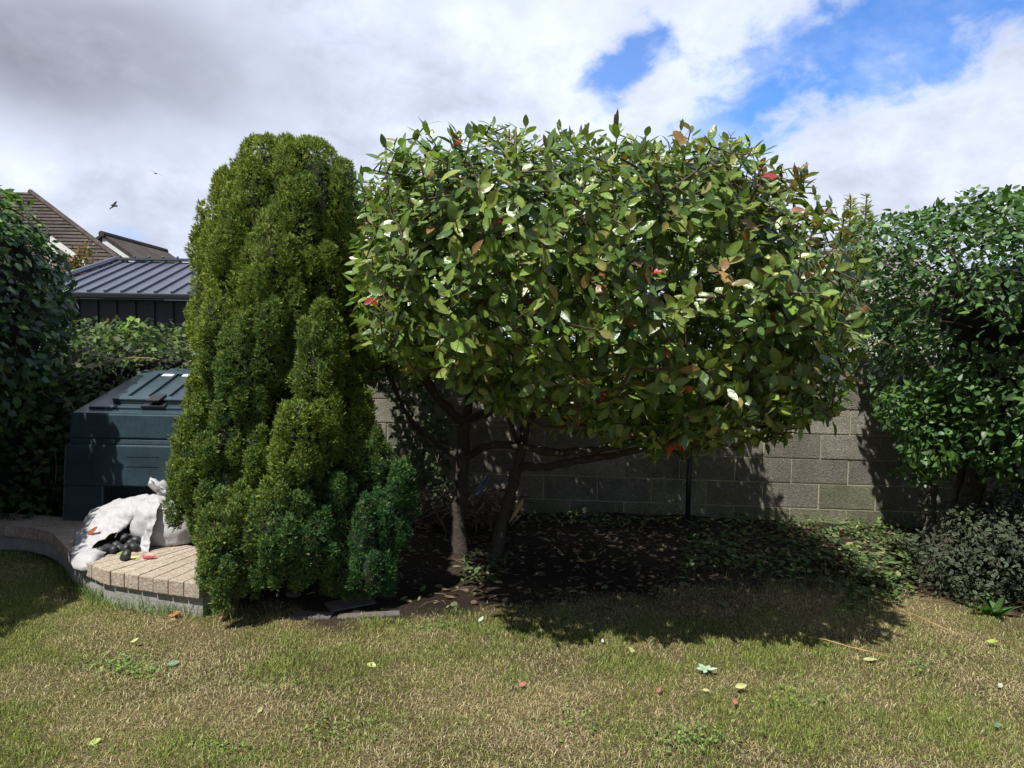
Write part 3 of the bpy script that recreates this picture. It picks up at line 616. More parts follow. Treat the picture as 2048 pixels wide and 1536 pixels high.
# bramble and ivy behind and beside the bunker
g = np.random.default_rng(40)
brm = thing('bramble', (-4.2, 6.4, 0), 'tangled bramble thicket in shade behind the dark coal bunker', 'bramble')
bs = Shape([(-260, 680), (0, 668), (80, 668), (160, 676), (250, 668), (330, 662), (400, 662), (520, 680), (560, 900), (500, 1060), (300, 1080), (100, 1075), (-100, 1080), (-260, 1060)], 6.7, .6, n=5, bump=.06, seed=15, scale=1.5)
_, bpz = leafy(bs, 19000, LEAF_HEART, .062, .68, [(.06, .105, .03), (.09, .14, .035), (.04, .07, .025), (.12, .12, .06)], [3, 2, 3, 1], M['matt_leaf'], brm, seed=15, lo=.76, hi=1.1, clump=(3, .05), upb=.6, out=.8)
v, f = bs.core(.8); npmesh('shade_core', v, f, M['core'], brm, None, True)
sm = MB()
for k in range(70):
    a = bs.sample(1, .85, 1.08, g)[0]; d = unit(g.normal(0, 1, 3)*np.array([1, .4, .6])); L = g.uniform(.25, .7); u = np.linspace(0, 1, 6)[:, None]; sm.tube(a+d*L*u+np.array([0, 0, -.35])*L*u*u, np.linspace(.0035, .0015, 6), 4)
tag(sm.build('stems', M['straw'], brm, True), kind='stuff')
iv = thing('ivy', (-3.9, 5.35, 0), 'dark ivy and weeds in shade left of the bunker, under the clipped hedge', 'ivy')
iv_s = Shape([(-300, 760), (-100, 720), (40, 720), (100, 760), (118, 860), (122, 980), (112, 1048), (0, 1062), (-200, 1060)], 5.55, .35, n=3.4, bump=.14, seed=19, scale=2.2)
leafy(iv_s, 4200, LEAF_HEART, .06, .85, [(.04, .075, .025), (.055, .09, .03), (.03, .05, .025)], [2, 2, 2], M['matt_leaf'], iv, seed=19, lo=.7, hi=1.1)
v, f = iv_s.core(.6); npmesh('shade_core', v, f, M['core'], iv, None, True)
sm = MB()
for k in range(34):
    a = iv_s.sample(1, .9, 1.08, g)[0]; d = unit(g.normal(0, 1, 3)*np.array([1, .3, .8])); L = g.uniform(.2, .55); u = np.linspace(0, 1, 6)[:, None]; sm.tube(a+d*L*u+np.array([0, -.15, -.35])*L*u*u, np.linspace(.003, .0015, 6), 4)
tag(sm.build('stems', M['straw'], iv, True), kind='stuff')
# a bright shoot standing above the brambles
sh_ = MB(); a = at(240, 690, 6.5); tp_ = at(268, 640, 6.45); sh_.tube([a, (a+tp_)/2+(.02, 0, .02), tp_, tp_+(.06, 0, -.02)], [.004, .003, .002, .0015], 5); 
bsh = thing('sapling', a, 'bright young shoot standing above the brambles against the dark shed', 'plant'); sh_.build('stem', M['twig'], bsh)
k = 26; pz = a+(tp_-a)*g.uniform(0, 1.1, (k, 1))+g.normal(0, .045, (k, 3)); v, f, c = leaves(pz, unit(g.normal(size=(k, 3))), unit(g.normal(0, .4, (k, 3))+np.array([0, -.7, .7])), g.uniform(.06, .085, k), g.uniform(.04, .05, k), pal(k, [(.17, .27, .05)], [1], g), LEAF_HEART, g=g); npmesh('leaves', v, f, M['matt_leaf'], bsh, c, True)

# ------------------------------------------------------------------ right bush
g = np.random.default_rng(60)
rbx = thing('broad_leaved_bush', gr(1880, 1160), 'large dark green bush of small oval leaves on leaning trunks at the right edge', 'bush')
rs = Shape([(1735, 490), (1745, 432), (1830, 402), (1950, 378), (2048, 358), (2200, 345), (2330, 390), (2400, 560), (2400, 800), (2300, 970), (2150, 985), (2048, 990), (1960, 980), (1890, 965), (1850, 915), (1815, 860), (1805, 790), (1800, 720), (1765, 650), (1738, 580), (1728, 520)], 5.0, 1.1, n=2.6, bump=.05, seed=23, scale=2.0, front=(-.15, .35))
rcols = [(.047, .106, .028), (.068, .140, .032), (.035, .080, .025), (.08, .155, .035)]
_, rp = leafy(rs, 24000, LEAF_HEART, .056, .6, rcols, [4, 4, 3, 1.2], M['hedge_leaf'], rbx, seed=23, lo=.74, hi=1.06, clump=(2.6, .2), upb=.7, out=.7, curl=(-.35, .1))
v, f = rs.core(.55); npmesh('shade_core', v, f, M['core'], rbx, None, True)
tm = MB()
for pts, rad_ in [([(1862, 1165, 4.75), (1870, 1135, 4.8), (1900, 1090, 4.85), (1930, 1030, 4.9), (1950, 970, 4.95), (1975, 860, 5.0)], [.105, .095, .085, .08, .07, .06]), ([(1868, 1150, 4.8), (1862, 1090, 4.85), (1858, 1020, 4.9), (1865, 940, 5.), (1880, 860, 5.)], [.07, .05, .042, .036, .03]), ([(1890, 1130, 4.85), (1900, 1060, 4.95), (1915, 990, 5.05), (1935, 920, 5.1)], [.05, .042, .036, .03])]:
    q = np.array([at(*p) for p in pts]); u = np.linspace(0, len(q)-1, 20); q2 = np.stack([np.interp(u, np.arange(len(q)), q[:, i]) for i in range(3)], -1)+g.normal(0, .004, (20, 3)); tm.tube(q2, np.interp(u, np.arange(len(rad_)), rad_), 9)
tm.build('trunk', M['bark'], rbx, True)
tg = MB()
for k in range(420):
    a = rp[g.integers(len(rp))]; b_ = rs.c+(a-rs.c)*g.uniform(.55, .8); u = np.linspace(0, 1, 4)[:, None]; tg.tube(b_+(a-b_)*u+g.normal(0, .012, (4, 3)), [.005, .004, .003, .0015], 4, caps=False)
for (pts, r_) in [([(1893, 490, 4.25), (1915, 525, 4.2), (1922, 560, 4.2), (1930, 600, 4.2)], .004)]:
    tg.tube([at(*p) for p in pts], [r_, r_, r_*.8, r_*.4], 5)
tag(tg.build('twigs', M['twig'], rbx), kind='stuff')
# low trailing side branches of the bush, over the wall
sb = Shape([(1770, 800), (1810, 775), (1900, 780), (1950, 830), (1940, 910), (1880, 945), (1840, 935), (1800, 870)], 4.75, .3, n=2.2, bump=.25, seed=29, scale=3.5)
leafy(sb, 1500, LEAF_HEART, .05, .6, rcols, [4, 4, 3, 2], M['hedge_leaf'], rbx, name='lower_foliage', seed=29, lo=.2, hi=1.1, clump=(4, .4))

# variegated shrub low at right
g = np.random.default_rng(61)
ve = thing('variegated_shrub', gr(1960, 1190), 'low shrub of small cream edged leaves in the shade under the right bush', 'shrub')
vs_ = Shape([(1880, 1160), (1890, 1110), (1940, 1085), (1965, 1040), (2010, 1030), (2060, 1010), (2200, 1000), (2260, 1180), (2150, 1215), (2000, 1190), (1900, 1175)], 4.55, .42, n=2.3, bump=.2, seed=33, scale=4.)
def two_tone(shape, n, seed):
    g = np.random.default_rng(seed); p = shape.sample(n, .5, 1.1, g); nr = shape.grad(p); nor = unit(nr+np.array([0, 0, .4])+g.normal(0, .5, (n, 3))); ax_ = unit(np.cross(nor, g.normal(size=(n, 3)))+nr*.4); L = g.uniform(.024, .04, n)
    v, f, c = leaves(p, ax_, nor, L, L*.62, pal(n, [(.11, .14, .085)], [1], g), LEAF_SM, g=g, rib=.22); return v, f, c
v, f, c = two_tone(vs_, 9500, 34); npmesh('foliage', v, f, M['matt_leaf'], ve, c, True); v, f = vs_.core(.42, 24, 16); npmesh('shade_core', v, f, M['core'], ve, None, True)
# broad leaved weed
wl = thing('dock_plant', gr(1985, 1232), 'broad upright leafed weed at the lawn edge in front of the cream edged shrub', 'weed')
k = 11; p = np.tile(np.array(wl.location), (k, 1))+g.normal(0, .02, (k, 3))*np.array([1, 1, 0]); an = np.linspace(0, 6.28, k, endpoint=False)+g.normal(0, .2, k); ax_ = np.stack([np.cos(an), np.sin(an), g.uniform(.5, 1.6, k)], -1); nor = np.stack([-np.cos(an)*.5, -np.sin(an)*.5, np.ones(k)], -1)
v, f, c = leaves(p, ax_, nor, g.uniform(.1, .2, k), g.uniform(.035, .055, k), pal(k, [(.06, .13, .035), (.09, .19, .05)], [2, 1], g), LEAF_BIG, curl=(-.5, -.1), g=g); npmesh('leaves', v, f, M['matt_leaf'], wl, c, True)

# ------------------------------------------------------------------ beyond the wall, right: shrub, two conifer tips, a roof, a teal thing
g = np.random.default_rng(70)
nb = thing('shrub', (at(1740, 700, 7.2)[0], 7.2, 0), 'pale green yellowish shrub growing behind the block wall at right', 'shrub')
nbs = Shape([(1600, 600), (1690, 590), (1760, 600), (1850, 640), (1860, 720), (1800, 760), (1650, 800), (1580, 720)], 7.3, .5, n=2.4, bump=.22, seed=41, scale=2.6)
leafy(nbs, 2600, LEAF_SM, .06, .5, [(.16, .20, .06), (.10, .15, .05), (.26, .27, .12)], [3, 3, 1], M['matt_leaf'], nb, seed=41, lo=.5, hi=1.15, clump=(3, .4))
sm = MB()
for k in range(60):
    a = nbs.sample(1, .3, 1., g)[0]; d = unit(g.normal(0, 1, 3)*np.array([1, .4, .8])); sm.tube([a, a+d*.15+(0, 0, .02), a+d*.3], [.005, .004, .002], 4)
sm.tube([(nb.location.x, 7.25, 0), (nb.location.x, 7.25, 1.5)], [.05, .03], 7); tag(sm.build('stems', M['straw'], nb), kind='stuff')
for i, (x, yt, lab) in enumerate([(1702, 388, 'left one of two yellow green conifer tips beyond the wall'), (1733, 390, 'right one of two yellow green conifer tips beyond the wall')]):
    Yc = 15.; tpz = at(x, yt, Yc); bz = at(x, 560, Yc); ct = thing('conifer_tree', (tpz[0], Yc, 0), lab, 'tree', 'conifer tips beyond the wall')
    n = 1500; u = g.random(n)**.6; z = tpz[2]-u*(tpz[2]-bz[2])*1.2; th = g.uniform(0, 6.28, n); rr = (.02+.42*u)*(.55+.45*np.abs(np.sin(z*9)))*g.uniform(.4, 1, n)
    p = np.stack([tpz[0]+rr*np.cos(th), Yc+rr*np.sin(th), z], -1); ax_ = np.stack([np.cos(th), np.sin(th), np.full(n, .45)], -1)+g.normal(0, .25, (n, 3)); v, f, c = leaves(p, ax_, g.normal(size=(n, 3)), g.uniform(.08, .16, n), g.uniform(.02, .035, n), pal(n, [(.30, .32, .09), (.20, .23, .06)], [1, 1], g), LEAF_STRAP, g=g)
    npmesh('foliage', v, f, M['matt_leaf'], ct, c); tm = MB(); tm.tube([(tpz[0], Yc, 0), (tpz[0], Yc, tpz[2]-.05)], [.12, .01], 7); tm.build('trunk', M['bark'], ct, True)
# teal lid behind the wall
a = at(1762, 709, 6.75); tl = MB(); tl.box(a+np.array([0, .15, -.02]), (.42, .5, .03), bev=.01); tl.box(a+np.array([0, .15, -.1]), (.38, .46, .13), bev=.02); tl.box(a+np.array([0, .15, -.6]), (.34, .42, .9), bev=.02); tag(tl.build('water_butt', M['teal_sheet']), 'pale teal lidded plastic tub just showing over the block wall at right', 'tub')

def tiled_roof(mb, e0, e1, r0, r1, courses, m=0, th=.05, tiles=0):
    """stepped tile courses from eave (e0-e1) to ridge (r0-r1)"""
    e0, e1, r0, r1 = map(lambda q: np.asarray(q, float), (e0, e1, r0, r1)); nr = unit(np.cross(e1-e0, r0-e0)); nr = nr if nr[2] > 0 else -nr
    for k in range(courses):
        a, b_ = k/courses, (k+1.25)/courses; A, B, Cq, D = e0+(r0-e0)*a, e1+(r1-e1)*a, e1+(r1-e1)*min(b_, 1), e0+(r0-e0)*min(b_, 1)
        v = [A+nr*th, B+nr*th, Cq+nr*.004, D+nr*.004, A-nr*.01, B-nr*.01, Cq-nr*.03, D-nr*.03]
        mb.add(v, [(0, 1, 2, 3), (4, 7, 6, 5), (0, 4, 5, 1), (1, 5, 6, 2), (2, 6, 7, 3), (3, 7, 4, 0)], m)
# right neighbour house
hr = thing('house', (at(1760, 600, 24)[0], 24, 0), 'grey roofed pale house glimpsed between the glossy tree and the right bush', 'house')
A = at(1560, 590, 22); B = at(1960, 590, 22); zt = at(1740, 500, 25.5)[2]
rm = MB(); tiled_roof(rm, A, (B[0], 22, A[2]), (A[0]+.5, 25.5, zt), (B[0]-.5, 25.5, zt), 14); rm.build('roof', M['tile_grey'], hr)
wm = MB(); wm.box(((A[0]+B[0])/2, 24.6, A[2]/2-.06), (B[0]-A[0]-.6, 4.6, A[2]-.1)); wm.build('wall', M['render'], hr); fm = MB(); fm.box(((A[0]+B[0])/2, 21.97, A[2]-.07), (B[0]-A[0], .06, .16)); fm.build('fascia', M['white'], hr)
for dx in (.28, .62):
    wx = A[0]+(B[0]-A[0])*dx; q = MB(); q.box((wx, 22.27, A[2]-.95), (1.3, .06, 1.1), bev=.01); wf = q.build('window', M['white'], hr); q = MB(); q.box((wx, 22.235, A[2]-.95), (1.14, .02, .94)); q.build('pane', M['glass'], wf)

# ------------------------------------------------------------------ shed behind, left
shed = thing('shed', (at(250, 600, 11)[0], 11.5, 0), 'dark blue metal clad shed with ribbed sloping roof behind the brambles', 'shed')
sy = 11.; e = at(260, 586, sy); ez = e[2]; ridge = at(300, 524, 13.0); rz = ridge[2]; ry = 13.
xl = at(62, 586, sy)[0]; xr = at(760, 586, sy)[0]; xrl = at(236, 524, ry)[0]
rm = MB(); A, B, Cq, D = np.array([xl, sy, ez]), np.array([xr, sy, ez]), np.array([xr, ry, rz]), np.array([xrl, ry, rz])
sl_ = unit(np.array([0, ry-sy, rz-ez])); nrm_ = unit(np.cross(B-A, D-A)); th = nrm_*.03
rm.add([A, B, Cq, D, A-th, B-th, Cq-th, D-th], [(0, 1, 2, 3), (4, 7, 6, 5), (0, 4, 5, 1), (1, 5, 6, 2), (2, 6, 7, 3), (3, 7, 4, 0)])
L = math.hypot(ry-sy, rz-ez); xx = xl+.1
while xx < xr:
    k_ = min(1., max(.06, (xx-xl)/(xrl-xl))); rm.box(np.array([xx, 0, 0])+np.array([0, sy+(ry-sy)*k_/2, ez+(rz-ez)*k_/2])+nrm_*.016, (.035, L*k_-.02, .04), np.array([[1, 0, 0], sl_, nrm_])); xx += .262
rm.add([A, D, (xrl, ry+2, ez), (xl, ry+2, ez)], [(0, 1, 2), (0, 2, 3)])
rm.build('roof', M['shed_roof'], shed)
rc = MB(); rc.box(((xrl+xr)/2, ry, rz+.045), (xr-xrl, .22, .035)); xx = xrl+.1
while xx < xr: rc.ell((xx, ry-.1, rz+.08), (.025, .025, .025), nu=6, nv=4); xx += .262
rc.tube([A+nrm_*.05+(-.02, 0, 0), D+nrm_*.05+(-.02, 0, 0)], .05, 6); rc.build('ridge_flashing', M['shed_roof'], shed)
gm_ = MB(); gm_.box(((xl+xr)/2, sy-.05, ez-.05), (xr-xl+.1, .1, .09), bev=.02); gm_.build('gutter', M['shed_dark'], shed, False)
wm = MB(); wm.box(((xl+xr)/2, sy+1.15, (ez-.06)/2), (xr-xl-.3, 1.9, ez-.12)); xx = xl+.3
while xx < xr-.2: wm.box((xx, sy+.185, (ez-.1)/2), (.07, .03, ez-.14)); xx += .3
wm.build('cladding', M['shed_wall'], shed)
# neighbour's garden building right of the shed (only the grey glint through the crown)
# ------------------------------------------------------------------ house with brown tiled roof, far left
hb = thing('house', (-17, 27, 0), 'white house with brown tiled sloping roof rising at the far left above the shed', 'house')
Yh = 26.; tl0 = at(-160, 560, Yh); tl1 = at(300, 560, Yh); top0 = at(-160, 372, Yh+3.6); top1 = at(60, 385, Yh+3.6)
rm = MB(); e0, e1, r0, r1 = tl0, np.array([tl1[0], Yh, tl0[2]]), np.array([top0[0], Yh+3.6, top1[2]]), top1
tiled_roof(rm, e0, e1, r0, r1, 26, th=.06); nr_ = unit(np.cross(e1-e0, r0-e0))
rm.add([e1, (e1[0]*1.32, Yh+7.2, e1[2]), r1, (e0[0], Yh+7.2, e0[2]), r0], [(0, 1, 2), (1, 3, 4, 2)])
u = np.linspace(0, 1, 26)[:, None]; rm.tube(e1+(r1-e1)*u+np.array([0, 0, .05]), .10, 6); rf = rm.build('roof', M['tile'], hb)
wm = MB(); wm.box(((e0[0]+e1[0])/2-1.6, Yh+3.6, e0[2]/2-.02), (e1[0]-e0[0]-3.6, 6.4, e0[2]-.1)); wm.build('wall', M['render'], hb)
dm = MB(); a = at(118, 492, 24.6); b_ = at(190, 548, 24.6)
dmx = [a, at(166, 519, 24.6)]; dm.add([at(100, 470, 24.6), at(172, 522, 24.6), at(172, 534, 24.6), at(100, 484, 24.6), at(100, 470, 26.5), at(172, 522, 26.5), at(172, 534, 26.5), at(100, 484, 26.5)], [(0, 3, 2, 1), (4, 5, 6, 7), (0, 1, 5, 4), (3, 7, 6, 2), (1, 2, 6, 5), (0, 4, 7, 3)]); dm.build('bargeboard', M['white'], hb)
dm = MB(); a = at(95, 490, 24.8); dm.add([at(95, 484, 24.75), at(170, 534, 24.75), at(185, 575, 24.75), at(95, 575, 24.75), at(95, 484, 26.6), at(170, 534, 26.6), at(185, 575, 26.6), at(95, 575, 26.6)], [(0, 3, 2, 1), (4, 5, 6, 7), (0, 1, 5, 4), (3, 7, 6, 2), (1, 2, 6, 5), (0, 4, 7, 3)]); dm.build('gable', M['render'], hb)
for (x, y) in ((143, 523), (120, 530)):
    q = MB(); a = at(x, y, 24.7); q.box(a, (.3, .05, .22), bev=.01); wf = q.build('window', M['white'], hb); q = MB(); q.box(a-(0, .03, 0), (.22, .02, .15)); q.build('pane', M['glass'], wf)
hc = thing('house', (at(240, 500, 33)[0], 34, 0), 'second tiled roof end with white bargeboard peeping behind the brown roof', 'house')
p0_, p1_ = at(205, 474, 33), at(278, 525, 33); dvec = p1_-p0_; up_ = np.array([0, 0, .28])
q = MB(); q.add([p0_, p1_, p1_-up_, p0_-up_, p0_+(0, .1, 0), p1_+(0, .1, 0), p1_-up_+(0, .1, 0), p0_-up_+(0, .1, 0)], [(0, 3, 2, 1), (4, 5, 6, 7), (0, 1, 5, 4), (3, 7, 6, 2), (1, 2, 6, 5), (0, 4, 7, 3)]); q.build('bargeboard', M['white'], hc)
q = MB(); pl_ = p0_-np.array([dvec[0], 0, -dvec[2]]); off = np.array([0, 6., 0])
for (s_, t_) in ((p0_, p1_),):
    q.add([s_+(0, -.05, .02), t_+(0, -.05, .02), t_+off+(0, 0, .02), s_+off+(0, 0, .02), s_+(0, -.05, .16), t_+(0, -.05, .16), t_+off+(0, 0, .16), s_+off+(0, 0, .16)], [(0, 1, 2, 3), (4, 7, 6, 5), (0, 4, 5, 1), (1, 5, 6, 2), (2, 6, 7, 3), (3, 7, 4, 0)])
q.tube([p0_+(0, -.1, .14), p0_+off+(0, 0, .14)], .14, 8)
s_, t_ = p0_, np.array([2*p0_[0]-p1_[0], p1_[1], p1_[2]]); q.add([s_+(0, -.05, .02), t_+(0, -.05, .02), t_+off, s_+off, s_+(0, -.05, .16), t_+(0, -.05, .16), t_+off+(0, 0, .16), s_+off+(0, 0, .16)], [(3, 2, 1, 0), (4, 5, 6, 7), (0, 1, 5, 4), (1, 2, 6, 5), (2, 3, 7, 6), (3, 0, 4, 7)])
q.build('roof', M['tile'], hc); q = MB(); q.box((p0_[0], 36.1, p1_[2]/2), (abs(dvec[0])*2-.4, 6., p1_[2])); q.build('wall', M['render'], hc)
# little russet shrub in front of that house
g = np.random.default_rng(90); rsx = thing('russet_bush', (at(160, 540, 13.8)[0], 13.8, 0), 'sparse russet leaved bush behind the shed roof at left', 'bush')
n = 700; base_ = at(155, 540, 13.8); p = base_+g.normal(0, 1, (n, 3))*np.array([.26, .15, .14])+np.array([0, 0, .05]); tl_ = g.integers(0, 5, n); stem_t = [at(*q, 13.8) for q in [(178, 478), (160, 490), (138, 508), (185, 500), (150, 512)]]
sh2 = g.random(n) < .5; uu = g.random(n)[:, None]; p = np.where(sh2[:, None], base_+(np.array(stem_t)[tl_]-base_)*uu+g.normal(0, .03, (n, 3)), p)
v, f, c = leaves(p, g.normal(size=(n, 3)), g.normal(size=(n, 3)), g.uniform(.05, .09, n), g.uniform(.03, .045, n), pal(n, [(.30, .13, .06), (.12, .15, .05), (.22, .2, .08), (.3, .07, .08)], [2, 3, 2, .5], g), LEAF_SM, g=g); npmesh('leaves', v, f, M['matt_leaf'], rsx, c)
q = MB(); [q.tube([base_-(0, 0, .2), (base_+s_)/2+g.normal(0, .02, 3), s_], [.012, .008, .003], 5) for s_ in stem_t]; q.tube([base_*[1, 1, 0], base_], [.05, .02], 6); q.build('stems', M['twig'], rsx)

# ------------------------------------------------------------------ coal bunker
BY = 5.3; bk = thing('coal_bunker', (at(310, 1050, BY)[0], BY+.45, HC-.05), 'dark teal plastic coal bunker with ribbed lid standing behind the white sacks', 'bunker')
bl = at(142, 826, BY); X0 = bl[0]; X1 = X0+1.36; ZT = bl[2]; BD = .88; Z0 = HC-.06
def frus(mb, x0, x1, y0, y1, z0, z1, tx, ty, m=0):
    """box with its foot spread by tx, ty"""
    v = [(x0-tx, y0-ty, z0), (x1+tx, y0-ty, z0), (x1+tx, y1+ty, z0), (x0-tx, y1+ty, z0), (x0, y0, z1), (x1, y0, z1), (x1, y1, z1), (x0, y1, z1)]
    mb.add(v, [(0, 3, 2, 1), (4, 5, 6, 7), (0, 1, 5, 4), (1, 2, 6, 5), (2, 3, 7, 6), (3, 0, 4, 7)], m)
zg = at(200, 878, BY)[2]; zr = at(200, 890, BY)[2]; bd = MB()
frus(bd, X0, X1, BY, BY+BD, zg+.008, ZT, .018, .014)
frus(bd, X0-.01, X1+.01, BY-.002, BY+BD, zr+.004, zg+.009, .012, .012)
zo = at(300, 972, BY)[2]
frus(bd, X0-.035, X1+.035, BY-.03, BY+BD+.02, zo, zr+.006, .012, .010)
ox0, ox1 = at(212, 985, BY)[0], at(420, 985, BY)[0]
frus(bd, X0-.046, ox0, BY-.038, BY+BD+.03, Z0, zo+.001, .012, .012); frus(bd, ox1, X1+.046, BY-.038, BY+BD+.03, Z0, zo+.001, .012, .012)
body = bd.build('body', M['bunker'], bk); bv = body.modifiers.new('Bevel', 'BEVEL'); bv.width = .012; bv.segments = 2; bv.limit_method = 'ANGLE'
q = MB(); q.box(((ox0+ox1)/2, BY+.4, (Z0+zo)/2), (ox1-ox0-.006, .7, zo-Z0-.006)); q.build('opening', M['bunker_shade'], bk)  # solid block, the hollow's shade is put into its near-black colour
q = MB(); q.box(((ox0+ox1)/2+.02, BY-.0, (Z0+zo)/2-.05), (ox1-ox0-.08, .03, zo-Z0-.11), bev=.01); q.build('hatch', M['bunker'], bk)
q = MB(); zp = at(300, 922, BY)[2]; xp0, xp1 = at(256, 920, BY)[0], at(322, 920, BY)[0]
q.box(((xp0+xp1)/2, BY-.036, at(290, 931, BY)[2]), (xp1-xp0, .006, .005))
q.box(((xp0+xp1)/2, BY-.034, at(290, 912, BY)[2]), (xp1-xp0, .004, .003))
q.build('embossed_panel', M['bunker'], bk)
# sloping top: hood frame + lid
zb_ = at(300, 741, BY+BD)[2]; S0 = np.array([0, BY+.02, ZT+.005]); sdir = unit(np.array([0, BD, zb_-ZT-.02])); snr = np.cross([1, 0, 0], sdir)
def slab(mb, x0, x1, s0, s1, h0, h1, bev=.008):
    c = S0+sdir*(s0+s1)/2+snr*(h0+h1)/2; c[0] = (x0+x1)/2; mb.box(c, (x1-x0, s1-s0, h1-h0), np.array([[1, 0, 0], sdir, snr]), bev=bev)
SL = math.hypot(BD, zb_-ZT); hood = MB()
hood.add([(X0, BY, ZT-.02), (X1, BY, ZT-.02), (X1, BY+BD, ZT-.02), (X0, BY+BD, ZT-.02), (X0+.01, BY+.005, ZT+.004), (X1-.01, BY+.005, ZT+.004), (X1-.05, BY+BD, zb_-.03), (X0+.05, BY+BD, zb_-.03)], [(0, 3, 2, 1), (4, 5, 6, 7), (0, 1, 5, 4), (1, 2, 6, 5), (2, 3, 7, 6), (3, 0, 4, 7)])
slab(hood, X0+.09, X1-.09, .06, SL-.0, -.01, .022); hd = hood.build('hood', M['bunker'], bk)
lid = MB(); lx0, lx1 = X0+.24, X1-.24; ls0, ls1 = .13, SL-.08
slab(lid, lx0, lx1, ls0, ls1, .022, .045, .01)
# raised frame and ribs
slab(lid, lx0, lx1, ls0, ls0+.07, .044, .064); slab(lid, lx0, lx1, ls1-.13, ls1-.05, .044, .064)
nrb = 5; xs_ = np.linspace(lx0+.045, lx1-.045, nrb+1)
for i, xq in enumerate(xs_): slab(lid, xq-.045, xq+.045 if i < nrb else xq+.045, ls0+.06, ls1-.12, .044, .0645, .007)
lo_ = lid.build('lid', M['bunker'], bk)
slat = MB(); slab(slat, lx0+.1, lx1-.02, ls1-.03, ls1+.05, .02, .05); slat.build('hinge', M['bunker'], bk)
q = MB(); cx = at(310, 815, BY+.1)[0]; slab(q, cx-.05, cx+.05, ls0-.07, ls0+.07, .066, .085, .006); slab(q, cx-.09, cx+.09, ls0-.08, ls0-.02, .02, .04, .005); q.build('catch', M['rubber'], bk)
for k, xq in enumerate([.14, .31]):
    q = MB(); slab(q, lx0+xq, lx0+xq+.09, ls1-.2, ls1-.15, .0655, .0675, 0); o = q.build('sticker', M['white'], bk)
q = MB(); q.ell(S0*[0, 1, 1]+sdir*(ls1-.02)+snr*.06+np.array([lx0+.47, 0, 0]), (.05, .03, .02), nu=14, nv=8); tag(q.build('tennis_ball', mat('pale_yellow_felt', (.62, .68, .22), .9), smooth_=True), 'pale yellow green round thing half sunk behind the bunker lid', 'ball')

# ------------------------------------------------------------------ sacks and coal
g = np.random.default_rng(100)
def cloth(name, ctrl, parent, label=None, res=9, wr=.006, jag=None, thick=.003, seed=0, wsc=9.):
    """smooth sheet through a grid of 3-D points, crinkled"""
    ctrl = np.array(ctrl); nr, nc = ctrl.shape[:2]
    def up1(A, res):
        n = len(A); u = np.linspace(0, n-1, (n-1)*res+1); k = np.clip(u.astype(int), 0, n-2); f_ = (u-k).reshape((-1,)+(1,)*(A.ndim-1)); pm = A[np.maximum(k-1, 0)]; p0 = A[k]; p1 = A[k+1]; p2 = A[np.minimum(k+2, n-1)]
        return .5*((2*p0)+(-pm+p1)*f_+(2*pm-5*p0+4*p1-p2)*f_**2+(-pm+3*p0-3*p1+p2)*f_**3)
    G_ = up1(ctrl, res); G_ = np.swapaxes(up1(np.swapaxes(G_, 0, 1), res), 0, 1); H, W = G_.shape[:2]; v = G_.reshape(-1, 3)
    du = np.gradient(G_, axis=0).reshape(-1, 3); dv_ = np.gradient(G_, axis=1).reshape(-1, 3); nn = unit(np.cross(du, dv_))
    fold_ = np.abs(fn(v, wsc, seed+1, 1)); v = v+nn*(wr*(1.2*fold_+.8*fn(v, wsc*2.6, seed+2)))[:, None]
    if jag:
        g_ = np.random.default_rng(seed+9); J = v.reshape(H, W, 3)
        for e_ in jag:
            if e_ == 'b': J[-1] += (J[-1]-J[-3])*g_.uniform(-.6, 1.3, (W, 1))
            if e_ == 'r': J[:, -1] += (J[:, -1]-J[:, -3])*g_.uniform(-.6, 1.2, (H, 1))
            if e_ == 'l': J[:, 0] += (J[:, 0]-J[:, 2])*g_.uniform(-.5, 1.3, (H, 1))
        v = J.reshape(-1, 3)
    idx = np.arange(H*W).reshape(H, W); f_ = np.stack([idx[:-1, :-1], idx[:-1, 1:], idx[1:, 1:], idx[1:, :-1]], -1).reshape(-1, 4)
    o = npmesh(name, v, f_, M['sack'], parent, None, True); s_ = o.modifiers.new('Solidify', 'SOLIDIFY'); s_.thickness = thick
    return o
ts = thing('torn_sack', gr(200, 1125, HC), 'torn white woven sack spilling coal over the stone edge, its ragged flap hanging down', 'sack')
A_ = lambda x, y, Y: at(x, y, Y)
cloth('fabric', [
    [A_(168, 1068, 5.05), A_(195, 1052, 5.15), A_(225, 1048, 5.2), A_(265, 1046, 5.2), A_(300, 1045, 5.2), A_(322, 1050, 5.1)],
    [A_(158, 1064, 4.85), A_(180, 1030, 4.92), A_(212, 1011, 4.95), A_(250, 1001, 4.95), A_(290, 991, 4.95), A_(312, 1000, 4.9)],
    [A_(154, 1076, 4.70), A_(180, 1048, 4.72), A_(214, 1030, 4.74), A_(246, 1020, 4.74), A_(275, 1012, 4.74), A_(300, 1015, 4.74)],
    [A_(150, 1092, 4.55), A_(176, 1072, 4.58), A_(206, 1060, 4.6), A_(236, 1052, 4.62), A_(258, 1038, 4.66), A_(276, 1030, 4.7)],
    [A_(145, 1108, 4.42), A_(166, 1102, 4.44), A_(190, 1094, 4.46), A_(214, 1076, 4.52), A_(240, 1062, 4.58), A_(262, 1046, 4.66)],
], ts, res=12, wr=.011, jag=['b', 'l'], seed=3, wsc=13.)
